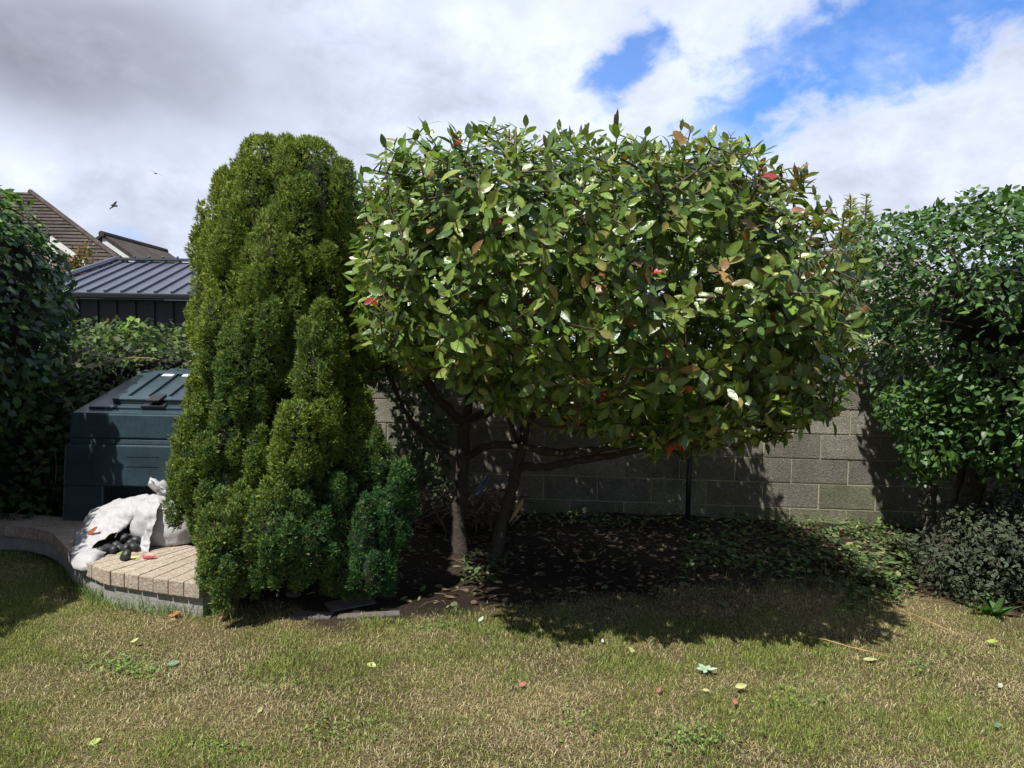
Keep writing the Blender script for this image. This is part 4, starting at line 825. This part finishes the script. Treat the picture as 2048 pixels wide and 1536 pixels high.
cloth('flap', [
    [A_(146, 1104, 4.43), A_(164, 1100, 4.43), A_(182, 1098, 4.43), A_(200, 1099, 4.43), A_(212, 1107, 4.42)],
    [A_(142, 1116, 4.36), A_(160, 1113, 4.33), A_(176, 1112, 4.32), A_(192, 1110, 4.33), A_(204, 1112, 4.38)],
    [A_(144, 1130, 4.30), A_(160, 1131, 4.27), A_(174, 1130, 4.27), A_(188, 1126, 4.29), A_(198, 1120, 4.34)],
    [A_(150, 1137, 4.28), A_(162, 1140, 4.26), A_(174, 1140, 4.26), A_(184, 1136, 4.28), A_(192, 1128, 4.33)],
], ts, res=8, wr=.004, jag=['b', 'r', 'l'], seed=6)
q = MB()
for k in range(26):
    a = A_(*[(150, 1106, 4.4), (200, 1122, 4.33), (160, 1138, 4.27), (195, 1105, 4.42), (140, 1104, 4.4)][k % 5])+g.normal(0, .02, 3); d = unit(np.array([g.normal(), -.2, g.normal()-.4])); L = g.uniform(.02, .06); u = np.linspace(0, 1, 5)[:, None]
    q.tube(a+d*L*u+np.array([0, 0, -.4])*L*u*u+g.normal(0, .002, (5, 3)), .0009, 3)
q.tube([A_(232, 1013, 4.85), A_(234, 1035, 4.7), A_(238, 1060, 4.55), A_(230, 1075, 4.5)], .0012, 4)
tag(q.build('frayed_threads', M['sack'], ts), kind='stuff')
# full sack: lumpy pillow + gathered neck
fs_ = thing('full_sack', gr(340, 1105, HC), 'plump white woven sack with gathered upright neck beside the conifer', 'sack')
c0 = at(335, 1046, 4.82); ax_ = rot_z(R(6)); mb = MB(); nu, nv = 56, 40; v = []; 
for i in range(nv+1):
    th = math.pi*i/nv
    for j in range(nu):
        ph = 2*math.pi*j/nu; d = np.array([math.sin(th)*math.cos(ph), math.sin(th)*math.sin(ph), math.cos(th)]); d = np.sign(d)*np.abs(d)**.72; z = d[2]
        wdt = .205*(1-.34*max(z, 0)-.02*min(z, 0)); p = np.array([d[0]*wdt, d[1]*.20*(1-.35*max(z, 0)), z*.175+.03*max(z, 0)*(-d[0]*0)])
        p[0] += -.035*max(z, 0)
        v.append(p)
v = np.array(v)@ax_+c0; out_ = unit(v-c0); v = v+out_*(.016*np.abs(fn(v, 7, 71, 1))+.014*np.abs(fn(v, 17, 72, 1))+.005*fn(v, 40, 74))[:, None]; zf = HC+.002; v[:, 2] = np.maximum(v[:, 2], zf)
mb.add(v, [(i*nu+j, (i+1)*nu+j, (i+1)*nu+(j+1) % nu, i*nu+(j+1) % nu) for i in range(nv) for j in range(nu)]); mb.build('fabric', M['sack'], fs_, True)
neck = MB(); tipn = [(330, 1010, 4.80, .10), (328, 999, 4.80, .075), (330, 990, 4.79, .05), (333, 983, 4.78, .055), (330, 975, 4.78, .075), (322, 965, 4.78, .075)]
v = []; nu = 40
for (x, y, Y_, r_) in tipn:
    c = at(x, y, Y_)
    for j in range(nu):
        ph = 2*math.pi*j/nu; rr = r_*(1+.28*math.sin(ph*7+y*.1)); v.append(c+np.array([math.cos(ph)*rr, math.sin(ph)*rr*.5, .012*math.sin(ph*5)]))
neck.add(v, [(i*nu+j, i*nu+(j+1) % nu, (i+1)*nu+(j+1) % nu, (i+1)*nu+j) for i in range(len(tipn)-1) for j in range(nu)]); nk = neck.build('neck', M['sack'], fs_, True)
cloth('neck_flap', [[A_(300, 975, 4.78), A_(318, 984, 4.75), A_(334, 988, 4.74), A_(352, 990, 4.74)], [A_(296, 966, 4.8), A_(314, 970, 4.74), A_(330, 976, 4.74), A_(350, 980, 4.76)], [A_(298, 956, 4.82), A_(310, 960, 4.8), A_(322, 966, 4.8), A_(340, 974, 4.8)], [A_(302, 952, 4.84), A_(308, 956, 4.84), A_(318, 962, 4.84), A_(336, 972, 4.84)]], fs_, res=7, wr=.006, seed=12, wsc=14)
# draped fold between the two sacks
cloth('side_fold', [[A_(286, 1004, 4.83), A_(304, 1000, 4.76), A_(322, 1004, 4.7)], [A_(272, 1022, 4.76), A_(292, 1026, 4.66), A_(314, 1030, 4.6)], [A_(284, 1052, 4.72), A_(294, 1060, 4.6), A_(306, 1066, 4.56)], [A_(282, 1082, 4.68), A_(284, 1090, 4.56), A_(300, 1090, 4.54)], [A_(270, 1098, 4.6), A_(272, 1104, 4.52), A_(300, 1106, 4.52)]], fs_, res=10, wr=.010, jag=['l'], seed=14, wsc=14.)
coal_px = [(272, 1061, 4.66), (279, 1046, 4.70), (247, 1077, 4.60), (234, 1090, 4.55), (264, 1087, 4.56), (252, 1097, 4.50), (206, 1102, 4.44), (251, 1113, 4.33), (273, 1079, 4.60), (217, 1096, 4.48), (240, 1098, 4.5), (260, 1072, 4.64), (226, 1101, 4.46), (268, 1097, 4.52), (244, 1066, 4.68), (222, 1088, 4.58), (256, 1058, 4.74), (235, 1076, 4.68), (212, 1088, 4.62), (270, 1048, 4.8), (255, 1045, 4.84), (238, 1058, 4.8), (283, 1066, 4.7)]
clabs = {22: 'coal lump at the right rim of the tear, against the full sack', 8: 'coal lump just above the red leaf at the full sack foot', 5: 'lowest coal lump of the heap, just behind the lone one', 4: 'coal lump low at the right of the heap, touching the full sack', 9: 'coal lump beside the one farthest left under the flap', 2: 'coal lump in the middle of the heap',7: 'lone dark coal lump on the cap stone in front of the torn sack', 6: 'coal lump farthest left beneath the ragged flap', 0: 'largest grey coal lump high in the opening of the torn sack', 1: 'topmost coal lump in the tear of the sack'}
for i, (x, y, Y_) in enumerate(coal_px):
    p = at(x, y, Y_); p[2] = max(p[2], HC+.024); q = MB(); a_ = unit(g.normal(0, .5, 3)+np.array([1, 0, 0])); b2 = unit(np.cross(a_, g.normal(0, .3, 3)+np.array([0, 1, .2]))); ax_ = np.array([a_, np.cross(b2, a_), b2]); s_ = .92+.3*g.random()
    if i == 0: s_ = 1.3
    q.ell(p, (.036*s_, .030*s_, .023*s_), ax_, nu=16, nv=10, noise=.05); o = q.build('coal_lump', M['coal'], None, True, origin=p)
    tag(o, clabs.get(i, 'dark rounded coal lump in the heap spilling from the torn sack'), 'coal', 'coal lumps spilled from the torn sack')

# ------------------------------------------------------------------ lawn grass
g = np.random.default_rng(200)
def blades(pos, h, wd_, lean, col, g, straw=False):
    n = len(pos); th = g.uniform(0, 6.28, n); dr = np.stack([np.cos(th), np.sin(th), np.zeros(n)], -1); a2 = g.uniform(0, 6.28, n); sdv = np.stack([np.cos(a2), np.sin(a2), np.zeros(n)], -1)
    up = np.array([0, 0, 1.]); l = lean[:, None]; h = h[:, None]; w2 = wd_[:, None]/2
    mid = pos+up*h*.55*np.sqrt(np.clip(1-l*l, .02, 1))+dr*h*l*.4; top = pos+up*h*np.clip(1-l*.9, .05, 1)+dr*h*l
    V = np.stack([pos-sdv*w2, pos+sdv*w2, mid+sdv*w2*.8, top, mid-sdv*w2*.8], 1).reshape(-1, 3); Cc = np.repeat(col, 5, 0)
    b_ = (np.arange(n)*5)[:, None]; return V, np.concatenate([b_+np.array([[0, 1, 2, 4]]), b_+np.array([[4, 2, 3, 3]])], 0), Cc
NB = 560000
Yg = 1.9+(g.random(NB)**.8)*4.2; Xg = g.uniform(-1, 1, NB)*(Yg*.78+.5)
jit = .10*fn(np.stack([Xg, Yg, Xg*0], -1), 4, 9); dB = border(Xg)-Yg+jit; keep = (dB > g.uniform(-.12, .12, NB))
# thin, worn turf near the bed
P2 = np.stack([Xg, Yg, Xg*0], -1); bare = np.clip(.45-.35*fn(P2, 3., 61)-dB*.9, 0, .72)*(Xg > -1.9)+.10*(fn(P2, 5, 62) > .6); keep &= g.random(NB) > bare
Xg, Yg = Xg[keep], Yg[keep]; n = len(Xg); pos = np.stack([Xg, Yg, ground_z(Xg, Yg)-.002], -1); print('blades', n)
P2 = pos*[1, 1, 0]; patch = .55*fn(P2, 1.6, 63)+.6*fn(P2, 5.5, 64)+.25*fn(P2, 14, 65); dB2 = border(Xg)-Yg
gp = np.clip(.60+.34*patch+.10*(Xg > 2)-.25*np.exp(-dB2*2.2)*(Xg > -2)+.28*np.exp(-((Xg+2.5)/1.)**2), .06, .95); isg = g.random(n) < gp
col = np.where(isg[:, None], pal(n, [(.20, .25, .055), (.27, .30, .085), (.13, .18, .04)], [4, 3, 2], g, .2), pal(n, [(.43, .37, .21), (.35, .29, .16), (.50, .44, .28), (.26, .20, .11)], [4, 4, 1.3, 1.5], g, .16))
h = np.where(isg, g.uniform(.016, .036, n), g.uniform(.015, .045, n))*(1+.5*np.clip(patch, -.5, 1)*isg); lean = np.where(isg, g.beta(2.2, 2, n), g.beta(4, 1.6, n)); V, Ff, Cc = blades(pos, h, g.uniform(.0018, .0040, n), lean, col, g)
Ff = [tuple(q) if q[2] != q[3] else tuple(q[:3]) for q in Ff] if False else Ff
def tri_fix(name, V, Ff, Cc, mt, **kw):
    quads = Ff[Ff[:, 2] != Ff[:, 3]]; tris = Ff[Ff[:, 2] == Ff[:, 3]][:, :3]
    me = bpy.data.meshes.new(name); me.vertices.add(len(V)); me.vertices.foreach_set('co', V.astype(np.float32).ravel()); flat = np.concatenate([quads.ravel(), tris.ravel()]).astype(np.int32); st = np.concatenate([np.arange(len(quads))*4, len(quads)*4+np.arange(len(tris))*3]).astype(np.int32)
    me.loops.add(len(flat)); me.loops.foreach_set('vertex_index', flat); me.polygons.add(len(st)); me.polygons.foreach_set('loop_start', st); me.update(calc_edges=True)
    a = me.color_attributes.new('Col', 'FLOAT_COLOR', 'POINT'); c4 = np.ones((len(V), 4), np.float32); c4[:, :3] = Cc; a.data.foreach_set('color', c4.ravel()); me.materials.append(mt); o = bpy.data.objects.new(name, me); C.objects.link(o); return o
tag(tri_fix('grass', V, Ff, Cc, M['grass']), 'short patchy mown lawn, half green and half straw coloured', 'grass', kind='stuff')
# long grass at the foot of the stone edging and some tufts
pts = []
for k in range(2600):
    u = g.random(); x = 165+u*300+g.normal(0, 6); y = np.interp(x, [165, 250, 330, 420, 480], [1188, 1206, 1222, 1226, 1232])+g.normal(0, 9)-4; pts.append(gr(x, y))
for (x, y, k, s_) in [(845, 1265, 60, 8), (910, 1225, 50, 10), (120, 1150, 250, 30), (40, 1140, 250, 40), (1120, 1225, 60, 25), (1250, 1210, 120, 90), (1500, 1215, 120, 90), (1650, 1180, 120, 60), (1380, 1465, 90, 30), (900, 1400, 60, 40)]:
    pts += [gr(x+g.normal(0, s_), y+g.normal(0, s_*.35)) for _ in range(k)]
pos = np.array(pts); n = len(pos); hh = g.uniform(.05, .15, n); hh[2600:] *= .5; V, Ff, Cc = blades(pos, hh, g.uniform(.002, .004, n), g.beta(2, 2, n), pal(n, [(.13, .22, .05), (.19, .28, .07), (.09, .15, .04), (.35, .3, .16)], [4, 3, 2, 1], g), g)
tag(tri_fix('long_grass', V, Ff, Cc, M['grass']), 'longer bright green grass tufts below the curved stone edging', 'grass', kind='stuff')

g = np.random.default_rng(77); cpx = [(250, 1335, 40, 160), (285, 1350, 25, 80), (540, 1380, 30, 60), (1390, 1480, 50, 120), (1720, 1225, 35, 80), (860, 1255, 25, 60), (1850, 1330, 40, 60), (1150, 1450, 40, 50), (430, 1500, 40, 60), (1600, 1400, 50, 60), (700, 1460, 60, 60)]
p = np.concatenate([np.array([gr(x+g.normal(0, s_), y+g.normal(0, s_*.3)) for _ in range(k)]) for x, y, s_, k in cpx]); n = len(p); p[:, 2] = g.uniform(.012, .03, n)
v, f, c = leaves(p, g.normal(0, 1, (n, 3))*[1, 1, .2], g.normal(0, .3, (n, 3))+[0, -.2, 1], g.uniform(.008, .02, n), g.uniform(.008, .015, n), pal(n, [(.16, .26, .06), (.11, .19, .045)], [1, 1], g), LEAF_HEART, g=g)
tag(npmesh('clover', v, f, M['matt_leaf'], None, c, True), 'small patches of round leaved clover and weeds in the mown lawn', 'clover', kind='stuff')
# ------------------------------------------------------------------ litter and weeds in the bed
def inbed(n, box, g): 
    q = []; 
    while len(q) < n:
        x, y = g.uniform(box[0], box[2]), g.uniform(box[1], box[3]); q.append(gr(x, y))
    return np.array(q)
g = np.random.default_rng(300); n = 1500; p = np.concatenate([inbed(900, (780, 1040, 1750, 1215), g), inbed(700, (1000, 1030, 1850, 1120), g), inbed(300, (1650, 1040, 1840, 1200), g)]); p[:, 2] = ground_z(p[:, 0], p[:, 1])+.006; n = len(p)
v, f, c = leaves(p, g.normal(size=(n, 3))*[1, 1, .15], g.normal(0, .35, (n, 3))+[0, 0, 1], g.uniform(.03, .075, n), g.uniform(.015, .032, n), pal(n, [(.20, .19, .10), (.12, .085, .05), (.24, .16, .10), (.12, .17, .05), (.3, .3, .16)], [3, 4, 2, 2, 1.2], g), LEAF_BIG, curl=(-.4, .4), g=g, rib=.8)
tw_ = MB()
for q_ in inbed(120, (790, 1045, 1800, 1215), g): a_ = g.uniform(0, 6.28); L_ = g.uniform(.04, .16); z_ = ground_z(q_[:1], q_[1:2])[0]+.012; e_ = np.array([math.cos(a_), math.sin(a_), 0])*L_; tw_.tube([q_*[1, 1, 0]+(0, 0, z_), q_*[1, 1, 0]+e_*.5+(g.normal(0, .008), g.normal(0, .008), z_+.012), q_*[1, 1, 0]+e_+(0, 0, z_+.004)], [.0022, .002, .0012], 4)
tag(tw_.build('twig_litter', mat('old_twig', (.16, .11, .07), .85)), 'small broken dry twigs strewn over the dark soil', 'twigs', kind='stuff')
tag(npmesh('leaf_litter', v, f, M['dead'], None, c, True), 'scattered dead and yellowing leaves on the dark soil under the trees', 'leaves', kind='stuff')
p = np.concatenate([inbed(1700, (1360, 1038, 1820, 1150), g), inbed(560, (1690, 1045, 1830, 1200), g), inbed(420, (1020, 1035, 1380, 1075), g), inbed(90, (920, 1120, 1010, 1180), g), inbed(140, (1690, 1160, 1800, 1215), g)])
p = p[p[:, 1] < 6.1]; n = len(p); p[:, 2] = ground_z(p[:, 0], p[:, 1])+g.uniform(.01, .11, n)*(.6+.5*fn(p, 4, 4)); an = g.uniform(0, 6.28, n)
v, f, c = leaves(p, np.stack([np.cos(an), np.sin(an), g.normal(.1, .3, n)], -1), g.normal(0, .4, (n, 3))+[0, -.2, 1], g.uniform(.025, .06, n), g.uniform(.015, .036, n), pal(n, [(.07, .12, .035), (.10, .15, .045), (.05, .08, .03), (.19, .20, .09)], [4, 3, 3, 1], g), LEAF_HEART, g=g)
pos = inbed(2200, (1350, 1040, 1820, 1190), g); pos = pos[pos[:, 1] < 6.1]; k = len(pos); V, Ff, Cc = blades(pos, g.uniform(.04, .12, k), g.uniform(.002, .004, k), g.beta(2, 2, k), pal(k, [(.10, .15, .045), (.2, .2, .1)], [3, 1], g), g)
tag(npmesh('weeds', v, f, M['matt_leaf'], None, c, True), 'low green weeds and ivy covering the bed in front of the block wall', 'weeds', kind='stuff')
tag(tri_fix('wild_grass', V, Ff, Cc, M['grass']), 'thin wild grass among the weeds in front of the block wall', 'grass', kind='stuff')
# seedling in the sun by the wall
sd_ = thing('seedling', gr(1768, 1062), 'bright green young plant at the foot of the wall beside the right bush', 'plant'); b0 = np.array(sd_.location); k = 16; p = b0+g.normal(0, .035, (k, 3))*[1, 1, 0]+np.stack([0*an[:k], 0*an[:k], g.uniform(.04, .2, k)], -1)
v, f, c = leaves(p, g.normal(0, 1, (k, 3))*[1, 1, .3], g.normal(0, .3, (k, 3))+[0, -.4, 1], g.uniform(.06, .1, k), g.uniform(.03, .05, k), pal(k, [(.12, .24, .045)], [1], g), LEAF_HEART, g=g); npmesh('leaves', v, f, M['matt_leaf'], sd_, c, True); q = MB(); q.tube([b0, b0+(0, 0, .1), b0+(.02, 0, .2)], [.004, .003, .002], 5); q.build('stem', M['twig'], sd_)
# ivy on the wall behind the trunks
iw = thing('wall_ivy', at(860, 960, 6.3)*[1, 1, 0], 'thin dark ivy climbing the wall between the conifer and the tree trunks', 'ivy')
n = 420; q0 = np.array([at(g.uniform(780, 900), g.uniform(780, 1050), 6.33+g.uniform(-.05, .02)) for _ in range(n)]); v, f, c = leaves(q0, g.normal(0, 1, (n, 3))*[1, .3, 1]+[0, 0, -.4], g.normal(0, .4, (n, 3))+[0, -1, .4], g.uniform(.03, .06, n), g.uniform(.025, .045, n), pal(n, [(.05, .09, .03), (.09, .13, .05)], [2, 1], g), LEAF_HEART, g=g); npmesh('leaves', v, f, M['matt_leaf'], iw, c, True)
for x in (800, 830, 860, 885): q = MB(); q.tube([at(x, 1060, 6.33), at(x+g.normal(0, 10), 950, 6.36), at(x+g.normal(0, 20), 850, 6.36)], [.006, .005, .003], 4); q.build('stem', M['twig'], iw)
# heap of dead strap leaves about the trunk feet
dl = thing('dead_plant', gr(870, 1070), 'withered clump of brown strap leaves between the conifer and the tree trunks', 'dead plant'); n = 520
ctrs = np.array([gr(850, 1060), gr(900, 1070), gr(960, 1065), gr(1000, 1060)])[g.integers(0, 4, n)]; p = ctrs+g.normal(0, .09, (n, 3))*[1, 1, 0]+np.stack([np.zeros(n), np.zeros(n), g.uniform(0, .36, n)], -1); v, f, c = leaves(p, g.normal(0, 1, (n, 3))*[1, 1, .5]+[0, -.3, -.1], g.normal(0, .5, (n, 3))+[0, -.5, 1], g.uniform(.08, .22, n), g.uniform(.01, .024, n), pal(n, [(.14, .10, .06), (.22, .17, .09), (.08, .055, .04)], [3, 1, 3], g), LEAF_STRAP, curl=(-.8, .2), g=g); npmesh('leaves', v, f, M['dead'], dl, c, True)
p = np.array([at(817, 985, 4.9), at(1046, 1000, 5.0), at(815, 1000, 4.9)]); v, f, c = leaves(p, np.array([[.0, -.1, -1], [-.5, -.2, -.9], [.5, 0, -.6]]), np.array([[.3, -1, .3]]*3), np.array([.15, .2, .06]), np.array([.022, .03, .015]), np.array([(.5, .4, .16), (.28, .24, .12), (.5, .42, .2)]), LEAF_STRAP, g=g)
for i in range(3): npmesh('yellow_leaf', v[i*12:(i+1)*12], f[:len(f)//3], M['dead'], dl, c[i*12:(i+1)*12], True)['label'] = 'bright yellow hanging dead leaf'
# blue-grey tube lying between the trunks
q = MB(); a, b_ = at(952, 992, 5.25), at(976, 958, 5.35); q.tube([a, (a+b_)/2, b_], .022, 12); q.tube([a+(0, 0, .035), b_+(0, 0, .035)], .008, 8); tag(q.build('plastic_tube', M['tubemat'], None, True, origin=a), 'short blue grey tube leaning between the two tree trunks', 'tube')

# ------------------------------------------------------------------ single fallen leaves and stems on the lawn
FL = [(1263, 1307, 'pale', 80, .062, 'pale yellow green leaf lying upright in the lawn below the tree shadow'), (743, 1338, 'pale', -35, .06, 'pale yellow leaf with stalk lying on the left half of the lawn'),
      (1740, 1328, 'pale', -30, .068, 'long pale yellow leaf just beneath the shorter dry stalk'), (1482, 1381, 'pale', 10, .06, 'broad cream yellow leaf right of the silvery leaf cluster'), (1985, 1292, 'yellow', -60, .06, 'bright yellow green leaf near the right edge of the lawn'),
      (1045, 1378, 'red', 40, .045, 'small salmon red leaf in the middle of the lawn'), (1470, 1412, 'red', 70, .045, 'dull reddish leaf below the cream yellow leaf'), (1318, 1390, 'red', 60, .035, 'tiny dark red leaf left of the silvery leaf cluster'),
      (347, 1335, 'green', 5, .06, 'dull blue green leaf on the left lawn'), (270, 1290, 'pale', 30, .04, 'small pale leaf above the blue green leaf on the left lawn'), (384, 1222, 'orange', 20, .06, 'bright orange curled leaf in the long grass'), (350, 1237, 'orange', -5, .075, 'larger brown orange leaf in the long grass'), (447, 1242, 'red', 25, .05, 'pinkish red leaf right of the long grass'),
      (962, 1247, 'silver', 60, .05, 'white backed curled leaf at the edge of the bed shadow'), (1205, 1290, 'silver', 85, .03, 'tiny white leaf in the tree shadow edge'), (2000, 1380, 'silver', 40, .04, 'small grey green leaf at the right edge of the lawn'), (1995, 1460, 'green', 20, .04, 'two toned small green leaf low at the right edge'), (190, 1495, 'yellow', 40, .045, 'fresh yellow green leaf low on the left lawn'), (520, 1430, 'pale', 80, .035, 'small pale green leaf standing in the lower left lawn'), (640, 1308, 'green', 75, .045, 'dark green upright leaf on the left lawn'), (1412, 1390, 'pale', -50, .04, 'narrow pale leaf below the silvery cluster')]
FC = dict(pale=(.42, .44, .18), yellow=(.33, .40, .10), red=(.34, .13, .10), green=(.11, .19, .11), orange=(.36, .14, .06), silver=(.38, .44, .36))
for (x, y, k, an, L, lab) in FL:
    p = gr(x, y)+np.array([0, 0, .022]); a_ = R(an); ax_ = np.array([[math.cos(a_), math.sin(a_), .12]]); v, f, c = leaves(np.array([p])-ax_*L*.5, ax_, np.array([[g.normal(0, .25), -.45, 1.]]), np.array([L]), np.array([L*.52]), np.array([FC[k]]), LEAF_BIG, curl=(-.15, .3), g=g, rib=1.15)
    o = npmesh('fallen_leaf', v, f, M['dead'], None, c, True, origin=p); tag(o, lab, 'leaf', 'fallen leaves on the lawn')
cl_ = thing('leaf_sprig', gr(1413, 1347), 'silvery green sprig of several leaves lying on the lawn', 'leaf sprig'); b0 = np.array(cl_.location)+(0, 0, .02)
k = 6; an = np.linspace(0, 5.2, k); v, f, c = leaves(np.tile(b0, (k, 1)), np.stack([np.cos(an), np.sin(an), .15+0*an], -1), g.normal(0, .3, (k, 3))+[0, -.4, 1], g.uniform(.04, .06, k), g.uniform(.018, .026, k), pal(k, [(.32, .42, .30)], [1], g), LEAF_BIG, g=g); npmesh('leaves', v, f, M['dead'], cl_, c, True)
q = MB(); q.tube([b0, b0+(.03, .02, .005)], .0015, 4); q.build('stalk', M['twig'], cl_)
for pts, lab in [([(1615, 1283), (1650, 1288), (1700, 1303), (1780, 1323)], 'nearer dry orange brown stalk lying on the lawn'), ([(1780, 1222), (1830, 1238), (1880, 1262), (1920, 1278)], 'farther dry orange brown stalk lying near the right bush')]:
    q = MB(); P_ = np.array([gr(x, y)+(0, 0, .025) for x, y in pts]); q.tube(P_, [.0022, .0026, .0028, .0018], 6); tag(q.build('dry_stalk', M['straw'], None, True, origin=P_[0]), lab, 'stalk', 'dry stalks on the lawn')
# leaves on and about the sacks
for (x, y, Y_, k, dirv, L, lab) in [(283, 1112, 4.36, (.28, .03, .03), (1, -.1, .05), .1, 'glossy dark red leaf lying at the foot of the full sack'), (174, 1068, 4.58, (.32, .09, .05), (1, 0, .45), .1, 'curled rust brown leaf lying on the torn sack'), (289, 996, 4.78, (.42, .52, .12), (.1, 0, -1), .06, 'bright yellow green leaf stuck upright on the sacks'), (233, 1108, 4.36, (.18, .28, .05), (1, 0, .1), .08, 'long green leaf lying beside the spilled coal'), (262, 1115, 4.32, (.5, .52, .12), (1, .1, .1), .045, 'small yellow leaf beside the lone coal lump')]:
    p = at(x, y, Y_); p[2] = max(p[2], HC+.008); v, f, c = leaves(np.array([p]), np.array([dirv]), np.array([[.1, -.7, .7]]), np.array([L]), np.array([L*.38]), np.array([k]), LEAF_BIG, curl=(-.1, .25), g=g); tag(npmesh('fallen_leaf', v, f, M['gloss_leaf'], None, c, True, origin=p), lab, 'leaf', 'fallen leaves about the sacks')

# ------------------------------------------------------------------ birds
def bird(px, py, Y_, span, mt, label, pose):
    o_ = at(px, py, Y_); t_ = thing('bird', o_, label, 'bird'); m = MB()
    q = lambda dx, dy, dz=0: at(px+dx, py+dy, Y_)+np.array([0, dz, 0])
    if pose == 'crow':
        a, b_ = q(-7.5, 6.5), q(6.5, -8.5)
        body = np.array([q(-5, -.5), q(-3.5, -.2), q(-1, 0), q(2, .8), q(4.5, 1.2)]); m.tube(body, [.02, .055, .09, .06, .035], 10)
        bd_ = m.build('body', mt, t_, True)
        for (s0, s1, tip) in ((q(-2, 2), q(2.5, 0), q(-8.5, 8)), (q(-1.5, -2), q(2.5, 0), q(6.5, -9))):
            w_ = MB(); mid = (s0+tip)/2; mid2 = (s1+tip)/2
            pf = np.array([s0, s0*.5+tip*.5+(q(-.8, -.6)-q(0, 0)), tip, s1*.5+tip*.5+(q(.8, .6)-q(0, 0)), s1]); v = np.concatenate([pf+(0, .02, 0), pf-(0, .02, 0)]); n_ = 5
            w_.add(v, [tuple(range(n_)), tuple(range(2*n_-1, n_-1, -1))]+[(i, i+n_, (i+1) % n_+n_, (i+1) % n_) for i in range(n_)]); w_.build('wing', mt, t_)
        w_ = MB(); pf = np.array([q(3, .2), q(6.5, -1.2), q(8, 0), q(7.5, 2.5), q(6.2, 3), q(3, 1.8)]); v = np.concatenate([pf+(0, .02, 0), pf-(0, .02, 0)]); n_ = 6; w_.add(v, [tuple(range(n_)), tuple(range(2*n_-1, n_-1, -1))]+[(i, i+n_, (i+1) % n_+n_, (i+1) % n_) for i in range(n_)]); w_.build('tail', mt, t_)
    else:
        m.tube([q(-2.2, 2.2), q(-1, 1.8), q(.5, 1.5), q(1.6, 1)], [.015, .045, .04, .02], 8); m.build('body', mt, t_, True)
        for pts in ([q(-.5, .8), q(-2, -1.2), q(-5, -3.6), q(-11.5, -6.2)], [q(.6, 1), q(3.5, .8), q(8, 3), q(13.5, 5.8)]):
            w_ = MB(); pts = np.array(pts); v = []
            for p_, ch in zip(pts, (.12, .14, .09, .01)): v += [p_+(0, -ch, .008), p_+(0, ch, .008), p_+(0, ch, -.010), p_+(0, -ch, -.010)]
            w_.add(v, [(i*4+j, i*4+(j+1) % 4, i*4+4+(j+1) % 4, i*4+4+j) for i in range(3) for j in range(4)]+[(0, 3, 2, 1), (12, 13, 14, 15)]); w_.build('wing', mt, t_)
bird(227, 411, 45, 1, M['feather_d'], 'black crow like bird in flight, the lower of the two birds', 'crow')
bird(311, 346, 60, 1, M['feather_g'], 'slim grey gull gliding on long wings, the higher of the two birds', 'gull')
